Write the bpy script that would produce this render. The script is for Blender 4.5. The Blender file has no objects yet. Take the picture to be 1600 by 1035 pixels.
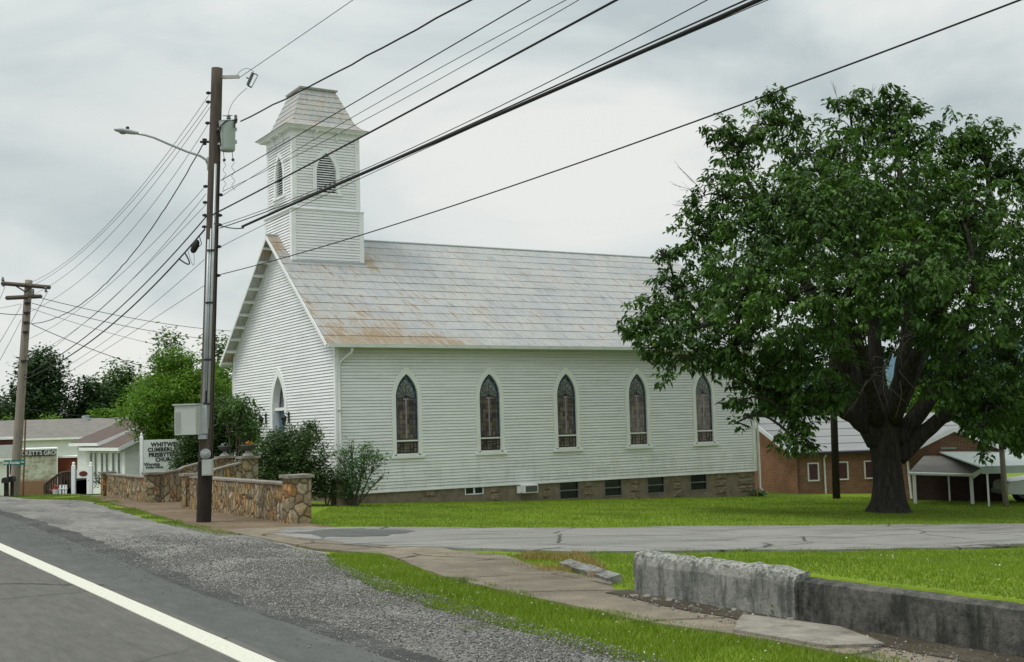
import bpy, bmesh, math, random
import numpy as np
from math import sin, cos, pi, radians, sqrt, atan2
from mathutils import Vector, Matrix, noise
from mathutils.geometry import delaunay_2d_cdt
random.seed(7); RNG = np.random.default_rng(11)
S = bpy.context.scene; COL = S.collection
H = 1.9
F_PX, PITCH, ROLL, PSI = 1900.53, 0.0784, 0.0282, 1.0274
# ---------------------------------------------------------------- camera
cd = bpy.data.cameras.new("camera"); cam = bpy.data.objects.new("camera", cd); COL.objects.link(cam)
cd.sensor_width = 36; cd.sensor_fit = 'HORIZONTAL'; cd.lens = 36*F_PX/1600; cd.clip_end = 5000; cd.clip_start = .1
cam.matrix_world = Matrix.Translation((0, 0, H)) @ Matrix.Rotation(pi/2+PITCH, 4, 'X') @ Matrix.Rotation(-ROLL, 4, 'Z')
S.camera = cam
# ---------------------------------------------------------------- world
W = bpy.data.worlds.new("World"); S.world = W; W.use_nodes = True
nt = W.node_tree; nt.nodes.clear()
def N(t, typ, **k):
    n = t.nodes.new(typ)
    for a, b in k.items():
        if hasattr(n, a): setattr(n, a, b)
        else: n.inputs[a].default_value = b
    return n
SUN_EL, SUN_AZ = radians(64), atan2(-.86, -.50)
sky = N(nt, 'ShaderNodeTexSky', sky_type='NISHITA', sun_disc=False, sun_elevation=SUN_EL, sun_rotation=SUN_AZ)
tc = N(nt, 'ShaderNodeTexCoord'); mp = N(nt, 'ShaderNodeMapping'); mp.inputs['Scale'].default_value = (2.0, 2.0, 4.6)
n1 = N(nt, 'ShaderNodeTexNoise'); n1.inputs['Scale'].default_value = 1.5; n1.inputs['Detail'].default_value = 8; n1.inputs['Roughness'].default_value = .5; n1.inputs['Distortion'].default_value = .5
cr = N(nt, 'ShaderNodeValToRGB'); e = cr.color_ramp.elements
e[0].position = .36; e[0].color = (.50, .57, .58, 1); e[1].position = .63; e[1].color = (.86, .865, .83, 1)
m = e.new(.5); m.color = (.70, .75, .74, 1)
sep = N(nt, 'ShaderNodeSeparateXYZ')
mr = N(nt, 'ShaderNodeMapRange'); mr.inputs['From Min'].default_value = .25; mr.inputs['From Max'].default_value = 1; mr.inputs['To Min'].default_value = 1; mr.inputs['To Max'].default_value = 1.6
mul = N(nt, 'ShaderNodeMixRGB', blend_type='MULTIPLY'); mul.inputs[0].default_value = 1
sc = N(nt, 'ShaderNodeMixRGB', blend_type='MULTIPLY'); sc.inputs[0].default_value = 1; sc.inputs[2].default_value = (.1, .1, .1, 1)
add = N(nt, 'ShaderNodeMixRGB', blend_type='MIX'); add.inputs[0].default_value = .93
bg = N(nt, 'ShaderNodeBackground'); out = N(nt, 'ShaderNodeOutputWorld'); L = nt.links.new
L(tc.outputs['Generated'], mp.inputs[0]); L(mp.outputs[0], n1.inputs[0]); L(n1.outputs[0], cr.inputs[0])
L(tc.outputs['Generated'], sep.inputs[0]); L(sep.outputs[2], mr.inputs[0])
L(cr.outputs[0], mul.inputs[1]); L(mr.outputs[0], mul.inputs[2])
L(sky.outputs[0], sc.inputs[1]); L(sc.outputs[0], add.inputs[1]); L(mul.outputs[0], add.inputs[2]); L(add.outputs[0], bg.inputs[0]); L(bg.outputs[0], out.inputs[0])
ld = bpy.data.lights.new("sun", 'SUN'); ld.energy = 1.9; ld.angle = radians(20); ld.color = (1, .96, .9)
sun = bpy.data.objects.new("sun", ld); COL.objects.link(sun)
sd = Vector((sin(SUN_AZ)*cos(SUN_EL), cos(SUN_AZ)*cos(SUN_EL), sin(SUN_EL)))
sun.rotation_euler = sd.to_track_quat('Z', 'Y').to_euler(); sun.location = sd*60
S.view_settings.view_transform = 'Standard'; S.view_settings.look = 'None'; S.view_settings.gamma = 1; S.view_settings.exposure = 0
S.render.film_transparent = False
S.cycles.max_bounces = 6; S.cycles.transparent_max_bounces = 4; S.cycles.diffuse_bounces = 3

# ---------------------------------------------------------------- helpers
C0 = np.array([-5.8381, 40.]); U = np.array([sin(PSI), cos(PSI)]); V = np.array([-cos(PSI), sin(PSI)])
YAW = pi/2-PSI
def ray(px, py):
    a = px-800; b = py-517.5; c, s = cos(ROLL), sin(ROLL); X = c*a-s*b; Y = s*a+c*b
    return np.array([X, F_PX*cos(PITCH)+Y*sin(PITCH), F_PX*sin(PITCH)-Y*cos(PITCH)])
def at(px, py, y):
    r = ray(px, py); t = y/r[1]; return Vector((r[0]*t, y, r[2]*t+H))
def uv2w(u, v): return C0+u*U+v*V
def w2uv(x, y):
    d = np.array([x, y])-C0; return float(d@U), float(d@V)
def sm(t): t = min(1, max(0, t)); return t*t*(3-2*t)
def gzuv(u, v):
    z = float(np.interp(u, [-12, -9, -5, 0, 18, 30, 60, 400], [0, -.02, -.13, -.43, -1.15, -1.6, -2.6, -9]))
    if v > 8: z -= (v-8)*.035
    if v < -23.5 and u > -7.02:
        bmp_ = .47*(1-sm((u+7)/9.5))*sm((-v-23.5)/4.0)
        if v > -25.8: bmp_ *= sm((u+7.02)/1.5)
        z += bmp_
    return z
def gz(x, y): return gzuv(*w2uv(x, y))
def ground_at(px, py):
    z = 0
    for i in range(40):
        r = ray(px, py); t = (z-H)/r[2]; z = .6*z+.4*gz(r[0]*t, r[1]*t)
    return Vector((r[0]*t, r[1]*t, z))
def on_u(px, py, u):
    r = ray(px, py); o = C0+u*U; t = (o@U)/(r[:2]@U); P = r*t; return float((P[:2]-o)@V), P[2]+H
def on_v(px, py, v):
    r = ray(px, py); o = C0+v*V; t = (o@V)/(r[:2]@V); P = r*t; return float((P[:2]-o)@U), P[2]+H

class MB:
    def __init__(s): s.v = []; s.f = []
    def add(s, vs, fs):
        b = len(s.v); s.v += [tuple(x) for x in vs]; s.f += [tuple(i+b for i in f) for f in fs]; return s
    def quad(s, a, b, c, d): return s.add([a, b, c, d], [(0, 1, 2, 3)])
    def box(s, x0, x1, y0, y1, z0, z1, M=None):
        vs = [Vector((x, y, z)) for z in (z0, z1) for y in (y0, y1) for x in (x0, x1)]
        if M is not None: vs = [M @ p for p in vs]
        return s.add(vs, [(0, 2, 3, 1), (4, 5, 7, 6), (0, 1, 5, 4), (2, 6, 7, 3), (0, 4, 6, 2), (1, 3, 7, 5)])
    def tube(s, pts, rad, n=8, cap=True):
        pts = [Vector(p) for p in pts]; k = len(pts)
        if not hasattr(rad, '__len__'): rad = [rad]*k
        b = len(s.v); ref = None
        for i, p in enumerate(pts):
            d = (pts[min(i+1, k-1)]-pts[max(i-1, 0)]).normalized()
            if ref is None: ref = Vector((0, 0, 1)) if abs(d.z) < .9 else Vector((1, 0, 0))
            a = (ref-d*ref.dot(d)); a = a.normalized() if a.length > 1e-6 else d.orthogonal().normalized(); c = d.cross(a); ref = a
            for j in range(n):
                t = 2*pi*j/n; q = p+(a*cos(t)+c*sin(t))*rad[i]; s.v.append(tuple(q))
        for i in range(k-1):
            for j in range(n):
                s.f.append((b+i*n+j, b+i*n+(j+1) % n, b+(i+1)*n+(j+1) % n, b+(i+1)*n+j))
        if cap: s.f.append(tuple(b+j for j in range(n))[::-1]); s.f.append(tuple(b+(k-1)*n+j for j in range(n)))
        return s
    def lathe(s, prof, n=20, M=None):
        b = len(s.v)
        for r, z in prof:
            for j in range(n):
                q = Vector((r*cos(2*pi*j/n), r*sin(2*pi*j/n), z)); s.v.append(tuple(M @ q if M is not None else q))
        for i in range(len(prof)-1):
            for j in range(n): s.f.append((b+i*n+j, b+i*n+(j+1) % n, b+(i+1)*n+(j+1) % n, b+(i+1)*n+j))
        s.f.append(tuple(b+j for j in range(n))[::-1]); s.f.append(tuple(b+(len(prof)-1)*n+j for j in range(n)))
        return s
    def prism(s, poly, y0, y1, M=None):   # poly in (x,z), extruded along y
        n = len(poly); vs = [Vector((x, y0, z)) for x, z in poly]+[Vector((x, y1, z)) for x, z in poly]
        if M is not None: vs = [M @ p for p in vs]
        return s.add(vs, [tuple(range(n)), tuple(range(2*n-1, n-1, -1))]+[(i, i+n, (i+1) % n+n, (i+1) % n) for i in range(n)])
    def build(s, name, m, parent=None, smooth=False, loc=None, rz=None, bevel=0):
        me = bpy.data.meshes.new(name); me.from_pydata(s.v, [], s.f); me.update()
        if smooth: me.polygons.foreach_set('use_smooth', [True]*len(me.polygons))
        bm = bmesh.new(); bm.from_mesh(me); bmesh.ops.recalc_face_normals(bm, faces=bm.faces); bm.to_mesh(me); bm.free()
        if smooth: me.polygons.foreach_set('use_smooth', [True]*len(me.polygons))
        me.materials.append(m); o = bpy.data.objects.new(name, me); COL.objects.link(o); o.parent = parent
        if loc is not None: o.location = loc
        if rz is not None: o.rotation_euler.z = rz
        if bevel:
            md = o.modifiers.new('b', 'BEVEL'); md.width = bevel; md.segments = 2; md.limit_method = 'ANGLE'
        return o
def thing(name, label, cat, loc=(0, 0, 0), rz=0, group=None):
    o = bpy.data.objects.new(name, None); COL.objects.link(o); o.location = loc; o.rotation_euler.z = rz; o.empty_display_size = .2
    return tag(o, label, cat, group)
def tag(o, label, cat, group=None):
    o['label'] = label; o['category'] = cat
    if group: o['group'] = group
    return o
def struct(o, kind='structure', label=None):
    o['kind'] = kind
    if label: o['label'] = label
    return o
def dup(o, parent=None, **k):
    c = o.copy(); COL.objects.link(c); c.parent = parent
    for a, b in k.items(): setattr(c, a, b)
    for ch in [x for x in o.children]: dup(ch, c)
    return c
def npmesh(name, verts, faces, m, parent=None):
    """verts (n,3), faces (m,k) numpy"""
    me = bpy.data.meshes.new(name); nf, k = faces.shape
    me.vertices.add(len(verts)); me.vertices.foreach_set('co', verts.astype(np.float32).ravel())
    me.loops.add(nf*k); me.loops.foreach_set('vertex_index', faces.astype(np.int32).ravel())
    me.polygons.add(nf); me.polygons.foreach_set('loop_start', np.arange(0, nf*k, k, dtype=np.int32)); me.polygons.foreach_set('loop_total', np.full(nf, k, dtype=np.int32))
    me.update(calc_edges=True); me.validate(); me.materials.append(m)
    o = bpy.data.objects.new(name, me); COL.objects.link(o); o.parent = parent; return o

# ---------------------------------------------------------------- materials
MATS = {}
def newmat(name, rough=.8, spec=.3, metal=0):
    m = bpy.data.materials.new(name); m.use_nodes = True; t = m.node_tree; b = t.nodes['Principled BSDF']
    b.inputs['Roughness'].default_value = rough; b.inputs['Specular IOR Level'].default_value = spec; b.inputs['Metallic'].default_value = metal
    MATS[name] = m; return m, t, b
def noise_n(t, scale, detail=5, rough=.6, vec=None, dist=0):
    n = N(t, 'ShaderNodeTexNoise'); n.inputs['Scale'].default_value = scale; n.inputs['Detail'].default_value = detail; n.inputs['Roughness'].default_value = rough; n.inputs['Distortion'].default_value = dist
    if vec is not None: t.links.new(vec, n.inputs['Vector'])
    return n
def coords(t, scale=(1, 1, 1), kind='Object', rot=(0, 0, 0)):
    tcn = N(t, 'ShaderNodeTexCoord'); mp = N(t, 'ShaderNodeMapping'); mp.inputs['Scale'].default_value = scale; mp.inputs['Rotation'].default_value = rot
    t.links.new(tcn.outputs[kind], mp.inputs[0]); return mp.outputs[0]
def ramp(t, src, stops):
    r = N(t, 'ShaderNodeValToRGB'); el = r.color_ramp.elements
    el[0].position, el[0].color = stops[0][0], (*stops[0][1], 1); el[1].position, el[1].color = stops[-1][0], (*stops[-1][1], 1)
    for p, c in stops[1:-1]:
        x = el.new(p); x.color = (*c, 1)
    t.links.new(src, r.inputs[0]); return r.outputs[0]
def mix(t, fac, a, b, mode='MIX'):
    n = N(t, 'ShaderNodeMixRGB', blend_type=mode)
    for i, x in enumerate((fac, a, b)):
        if isinstance(x, (int, float)): n.inputs[i].default_value = x
        elif isinstance(x, tuple): n.inputs[i].default_value = (*x, 1)
        else: t.links.new(x, n.inputs[i])
    return n.outputs[0]
def bump(t, b, h, strength=.5, dist=.02):
    n = N(t, 'ShaderNodeBump'); n.inputs['Strength'].default_value = strength; n.inputs['Distance'].default_value = dist
    t.links.new(h, n.inputs['Height']); t.links.new(n.outputs[0], b.inputs['Normal'])
def M(name, col, rough=.8, var=.15, scale=3, bmp=0, bs=40, bd=.01, metal=0, spec=.3, stretch=(1, 1, 1), dirt=None, dfac=.5, kind='Object'):
    m, t, b = newmat(name, rough, spec, metal); v = coords(t, stretch, kind)
    n = noise_n(t, scale, 6, .6, v)
    lo = tuple(c*(1-var) for c in col); hi = tuple(min(1, c*(1+var)) for c in col)
    c = ramp(t, n.outputs[0], [(.3, lo), (.7, hi)])
    if dirt:
        n2 = noise_n(t, scale*.7+1.3, 8, .7, v); f = ramp(t, n2.outputs[0], [(.48, (0, 0, 0)), (.72, (dfac,)*3)]); c = mix(t, f, c, dirt)
    t.links.new(c, b.inputs['Base Color'])
    if bmp: bump(t, b, noise_n(t, bs, 6, .6, v).outputs[0], bmp, bd)
    return m
paint = M('white_paint', (.82, .83, .85), .55, .035, 1.2, dirt=(.50, .52, .47), dfac=.35, stretch=(1, 1, 2.2), bmp=.12, bs=60)
def siding_mat():
    m, t, b = newmat('siding_paint', .55, .3); v = coords(t); n = noise_n(t, .8, 6, .6, v)
    c = ramp(t, n.outputs[0], [(.3, (.80, .815, .83)), (.6, (.85, .86, .88))])
    bd_ = noise_n(t, 1, 3, .6, coords(t, (.5, .5, 9.6))); c = mix(t, 1, c, ramp(t, bd_.outputs[0], [(.35, (.87, .88, .86)), (.5, (1, 1, 1)), (.65, (1.03, 1.03, 1.03))]), 'MULTIPLY')
    g = noise_n(t, 2.2, 8, .72, coords(t, (1.6, 1.6, .6))); sp = N(t, 'ShaderNodeSeparateXYZ'); t.links.new(v, sp.inputs[0])
    r = N(t, 'ShaderNodeMapRange'); r.inputs['From Min'].default_value = 1.3; r.inputs['From Max'].default_value = -.2; r.inputs['To Min'].default_value = .0; r.inputs['To Max'].default_value = .16; t.links.new(sp.outputs[2], r.inputs[0])
    ad = N(t, 'ShaderNodeMath', operation='ADD'); t.links.new(g.outputs[0], ad.inputs[0]); t.links.new(r.outputs[0], ad.inputs[1])
    c = mix(t, ramp(t, ad.outputs[0], [(.56, (0, 0, 0)), (.80, (.42, .42, .42))]), c, (.50, .51, .46))
    fl = noise_n(t, 14, 5, .75, coords(t, (1, 1, 3))); c = mix(t, ramp(t, fl.outputs[0], [(.70, (0, 0, 0)), (.74, (.7, .7, .7))]), c, (.38, .36, .31))
    t.links.new(c, b.inputs['Base Color']); bump(t, b, bd_.outputs[0], .15, .01); return m
siding = siding_mat()
trimp = M('white_trim_paint', (.85, .87, .88), .5, .03, 2, dirt=(.55, .57, .52), dfac=.3)
gutterm = M('gutter_paint', (.66, .70, .67), .4, .05, 3, dirt=(.35, .36, .32), dfac=.4)
bluep = M('blue_door_paint', (.10, .16, .30), .5, .1, 4)
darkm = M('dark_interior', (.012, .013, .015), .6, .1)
glassd = M('dark_glass', (.02, .024, .028), .12, .2, spec=.6)
black = M('black_metal', (.02, .02, .02), .5, .2)
cable = M('black_cable', (.015, .015, .016), .6, .2)
wirem = M('grey_wire', (.07, .075, .08), .6, .2)
found = M('foundation_stone', (.25, .205, .155), .9, .22, 2.5, bmp=.6, bs=14, bd=.03, dirt=(.12, .105, .085), dfac=.8)
roughstone = M('rough_sandstone', (.24, .195, .145), .95, .35, 5, bmp=1, bs=7, bd=.08, dirt=(.34, .26, .17), dfac=.8)
concrete = M('old_concrete', (.115, .113, .104), .95, .25, 1.6, bmp=.6, bs=25, bd=.02, dirt=(.045, .048, .042), dfac=.85)
capst = M('cap_concrete', (.26, .24, .205), .9, .25, 3, bmp=.6, bs=20, bd=.02, dirt=(.07, .065, .05), dfac=.7)
metalgrey = M('galvanised_steel', (.42, .46, .47), .4, .1, 3, metal=.3)
palegreen = M('pale_green_enamel', (.40, .47, .44), .45, .06, 3, dirt=(.3, .34, .31), dfac=.3)
beige = M('pale_cabinet_paint', (.42, .46, .42), .5, .05, 4)
creos = M('creosoted_wood', (.028, .022, .018), .9, .4, 4, stretch=(6, 6, .5), bmp=.5, bs=20)
polew = M('weathered_pole_wood', (.098, .080, .064), .9, .35, 5, stretch=(8, 8, .4), bmp=.6, bs=18, bd=.02, dirt=(.03, .024, .02), dfac=.6)
polew2 = M('sunbleached_pole_wood', (.26, .23, .19), .9, .3, 5, stretch=(8, 8, .4), bmp=.5, bs=18, dirt=(.09, .075, .06), dfac=.6)
bark = M('tree_bark', (.060, .054, .046), .95, .55, 3.5, stretch=(3, 3, .45), bmp=1, bs=5, bd=.25, dirt=(.018, .018, .015), dfac=.95)
bark2 = M('thin_bark', (.09, .08, .065), .9, .3, 6)
twigm = M('dry_twig', (.20, .18, .16), .9, .3, 6)

def foliage_mat(name, dark, mid, light, trans=.35):
    m, t, b = newmat(name, .55, .35); g = N(t, 'ShaderNodeNewGeometry')
    c = ramp(t, g.outputs['Random Per Island'], [(0, dark), (.55, mid), (1, light)])
    n = noise_n(t, .55, 2, .5, coords(t, kind='Object')); c = mix(t, ramp(t, n.outputs[0], [(.35, (0, 0, 0)), (.7, (.6, .6, .6))]), c, light)
    t.links.new(c, b.inputs['Base Color'])
    tr = N(t, 'ShaderNodeBsdfTranslucent'); t.links.new(mix(t, 1.0, c, (1.2, 1.25, .7), 'MULTIPLY'), tr.inputs[0])
    ms = N(t, 'ShaderNodeMixShader'); ms.inputs[0].default_value = trans
    o = t.nodes['Material Output']; t.links.new(b.outputs[0], ms.inputs[1]); t.links.new(tr.outputs[0], ms.inputs[2]); t.links.new(ms.outputs[0], o.inputs[0])
    return m
leafbig = foliage_mat('broad_leaf_green', (.011, .032, .012), (.028, .075, .017), (.10, .20, .03), .28)
leafmap = foliage_mat('bright_tree_leaf', (.045, .105, .013), (.095, .20, .02), (.17, .31, .035), .4)
leafdk = foliage_mat('dark_tree_leaf', (.014, .038, .014), (.026, .065, .02), (.045, .095, .025), .2)
leafmid = foliage_mat('mid_tree_leaf', (.03, .07, .016), (.055, .125, .02), (.085, .17, .03))
leafbush = foliage_mat('shrub_leaf', (.022, .052, .018), (.042, .092, .025), (.09, .15, .035), .25)
leafblue = foliage_mat('young_shrub_leaf', (.045, .10, .05), (.08, .165, .07), (.14, .25, .09), .3)
grassbl = foliage_mat('grass_blade', (.098, .158, .012), (.155, .245, .016), (.225, .325, .028), .35)
drybl = foliage_mat('dry_grass_blade', (.20, .13, .05), (.27, .19, .07), (.36, .27, .10), .2)
weedbl = foliage_mat('verge_blade', (.08, .15, .02), (.13, .22, .025), (.24, .28, .06), .3)

def ground_mat(name, cols, scales=(.35, 3, 40), bmp=.6, bd=.02, patch=None, rough=.95, rot=0, stretch=(1, 1, 1), crack=None):
    m, t, b = newmat(name, rough, .15); v = coords(t, stretch, rot=(0, 0, rot))
    n0 = noise_n(t, scales[0], 4, .55, v); n1_ = noise_n(t, scales[1], 6, .65, v); n2 = noise_n(t, scales[2], 4, .7, v)
    a = mix(t, .45, n0.outputs[0], n1_.outputs[0]); a = mix(t, .38, a, n2.outputs[0])
    k = len(cols); c = ramp(t, a, [(.36+.28*i/(k-1), cc) for i, cc in enumerate(cols)])
    if patch:
        for (sc_, lo, hi, pc, fa) in patch:
            f = ramp(t, noise_n(t, sc_, 7, .65, v).outputs[0], [(lo, (0, 0, 0)), (hi, (fa,)*3)]); c = mix(t, f, c, pc)
    if crack:
        v3 = coords(t); wv = mix(t, .22, v3, noise_n(t, 1.7, 5, .7, v3).outputs['Color']); vo = N(t, 'ShaderNodeTexVoronoi', feature='DISTANCE_TO_EDGE'); vo.inputs['Scale'].default_value = crack[0]; t.links.new(wv, vo.inputs['Vector'])
        f = ramp(t, vo.outputs[0], [(crack[1]*.4, (1, 1, 1)), (crack[1], (0, 0, 0))]); f = mix(t, 1, f, ramp(t, noise_n(t, .9, 4, .6, v3).outputs[0], [(.38, (0, 0, 0)), (.5, (.8, .8, .8))]), 'MULTIPLY'); c = mix(t, f, c, (.03, .032, .025))
    t.links.new(c, b.inputs['Base Color'])
    if bmp: bump(t, b, mix(t, .5, n1_.outputs[0], n2.outputs[0]), bmp, bd)
    return m
lawnm = ground_mat('lawn_turf', [(.09, .138, .014), (.148, .225, .017), (.21, .29, .028)], (.25, 2.2, 45), .5, .02, patch=[(.5, .55, .75, (.17, .21, .035), .45), (1.7, .56, .70, (.06, .10, .014), .5), (.9, .60, .72, (.24, .21, .07), .45)], rot=.6, stretch=(1, .5, 1))
asphalt = ground_mat('road_asphalt', [(.070, .071, .065), (.118, .117, .107), (.175, .172, .155)], (.2, 8, 120), .5, .006, patch=[(1.6, .52, .75, (.085, .086, .078), .5), (.9, .6, .75, (.19, .185, .165), .35)], stretch=(1.3, .22, 1), crack=(.28, .006))
darkasph = ground_mat('dark_shoulder_asphalt', [(.075, .080, .078), (.103, .108, .103), (.145, .148, .138)], (.5, 5, 60), .4, .006, patch=[(3, .56, .75, (.17, .172, .165), .4)], stretch=(1.2, .35, 1))
gravelm = ground_mat('pale_gravel', [(.10, .10, .094), (.21, .208, .195), (.38, .375, .35)], (.3, 5, 55), 1, .03, patch=[(.8, .50, .64, (.10, .10, .092), .65), (2.2, .58, .72, (.085, .095, .06), .5), (1.1, .6, .7, (.36, .355, .33), .5)], stretch=(1.4, .45, 1))
drivem = ground_mat('old_drive_paving', [(.17, .17, .16), (.245, .242, .228), (.34, .335, .31)], (.3, 2.5, 45), .7, .012, patch=[(.9, .52, .66, (.11, .112, .106), .7), (2.5, .6, .7, (.085, .09, .07), .6)], stretch=(.35, 1.8, 1), crack=(.35, .012))
walkm = ground_mat('stained_concrete_slab', [(.10, .090, .07), (.205, .178, .138), (.34, .295, .22)], (.35, 2.2, 40), .6, .012, patch=[(.7, .54, .66, (.11, .10, .08), .6), (3, .62, .72, (.08, .11, .03), .5)], crack=(.55, .02))
soilm = ground_mat('dark_wall_soil', [(.035, .03, .022), (.07, .058, .042), (.14, .125, .10)], (.8, 6, 50), 1, .03, patch=[(3, .58, .7, (.09, .12, .03), .5)])
dirtm = ground_mat('bare_dirt', [(.10, .075, .05), (.17, .125, .085), (.25, .20, .14)], (.5, 4, 50), .9, .02, patch=[(1.5, .55, .7, (.10, .15, .03), .6)])
linem, t_, b_ = newmat('road_line_paint', .6, .3)
nn = noise_n(t_, 25, 8, .75, coords(t_)); t_.links.new(ramp(t_, nn.outputs[0], [(.34, (.20, .20, .18)), (.41, (.62, .62, .53)), (.8, (.74, .74, .64))]), b_.inputs['Base Color'])

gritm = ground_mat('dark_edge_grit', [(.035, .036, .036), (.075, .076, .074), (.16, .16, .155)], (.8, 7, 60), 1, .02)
# flagstone walls
def stone_mat(name, vs, cols, mort=(.12, .10, .075)):
    m, t, b = newmat(name, .9, .2); v0 = coords(t, (1, 1, 1)); nz = noise_n(t, 2.5, 3, .5, v0)
    vv = mix(t, .12, v0, nz.outputs['Color']); mp_ = N(t, 'ShaderNodeMapping'); mp_.inputs['Scale'].default_value = vs; t.links.new(vv, mp_.inputs[0])
    a = N(t, 'ShaderNodeTexVoronoi', feature='DISTANCE_TO_EDGE'); a.inputs['Scale'].default_value = 1; t.links.new(mp_.outputs[0], a.inputs['Vector'])
    c_ = N(t, 'ShaderNodeTexVoronoi', feature='F1'); c_.inputs['Scale'].default_value = 1; t.links.new(mp_.outputs[0], c_.inputs['Vector'])
    s_ = N(t, 'ShaderNodeSeparateColor'); t.links.new(c_.outputs['Color'], s_.inputs[0])
    k = len(cols); c = ramp(t, s_.outputs[0], [(i/(k-1), cc) for i, cc in enumerate(cols)])
    n3 = noise_n(t, 9, 8, .7, v0); c = mix(t, .75, c, ramp(t, n3.outputs[0], [(.3, (.35, .33, .3)), (.5, (.9, .88, .85)), (.72, (1.5, 1.45, 1.3))]), 'MULTIPLY')
    f = ramp(t, a.outputs[0], [(.01, (1, 1, 1)), (.05, (0, 0, 0))]); c = mix(t, f, c, mort)
    t.links.new(c, b.inputs['Base Color'])
    h = ramp(t, a.outputs[0], [(0, (0, 0, 0)), (.12, (.8, .8, .8)), (.4, (1, 1, 1))]); h = mix(t, .25, h, n3.outputs[0]); bump(t, b, h, 1, .06)
    return m
SC = [(.24, .18, .10), (.35, .25, .12), (.27, .25, .20), (.37, .20, .075), (.42, .36, .25), (.20, .16, .11), (.33, .28, .17)]
stonev = stone_mat('upright_flagstone', (7.5, 7.5, 2.9), SC)
stonep = stone_mat('pier_flagstone', (4.5, 4.5, 4), SC)
# brick
def brick_mat(name, c1, c2, mort, sx=1):
    m, t, b = newmat(name, .9, .2); v = coords(t, (1, 1, 1)); sp = N(t, 'ShaderNodeSeparateXYZ'); t.links.new(v, sp.inputs[0])
    ad = N(t, 'ShaderNodeMath', operation='ADD'); t.links.new(sp.outputs[0], ad.inputs[0]); t.links.new(sp.outputs[1], ad.inputs[1])
    cb = N(t, 'ShaderNodeCombineXYZ'); t.links.new(ad.outputs[0], cb.inputs[0]); t.links.new(sp.outputs[2], cb.inputs[1])
    br = N(t, 'ShaderNodeTexBrick'); t.links.new(cb.outputs[0], br.inputs[0]); br.inputs['Scale'].default_value = 1; br.inputs['Brick Width'].default_value = .22; br.inputs['Row Height'].default_value = .075; br.inputs['Mortar Size'].default_value = .009
    br.inputs['Color1'].default_value = (*c1, 1); br.inputs['Color2'].default_value = (*c2, 1); br.inputs['Mortar'].default_value = (*mort, 1)
    n3 = noise_n(t, 1.3, 6, .7, v); c = mix(t, .6, br.outputs[0], ramp(t, n3.outputs[0], [(.3, (.6, .6, .6)), (.7, (1.3, 1.25, 1.2))]), 'MULTIPLY'); t.links.new(c, b.inputs['Base Color'])
    return m
bricklit = brick_mat('lit_gable_brick', (.44, .19, .10), (.33, .14, .075), (.36, .28, .22))  # hall's brick again, lightened: the gable's brighter facing is put into its colour
brickdk = brick_mat('brown_brick', (.31, .155, .10), (.22, .11, .07), (.30, .24, .19))
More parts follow.
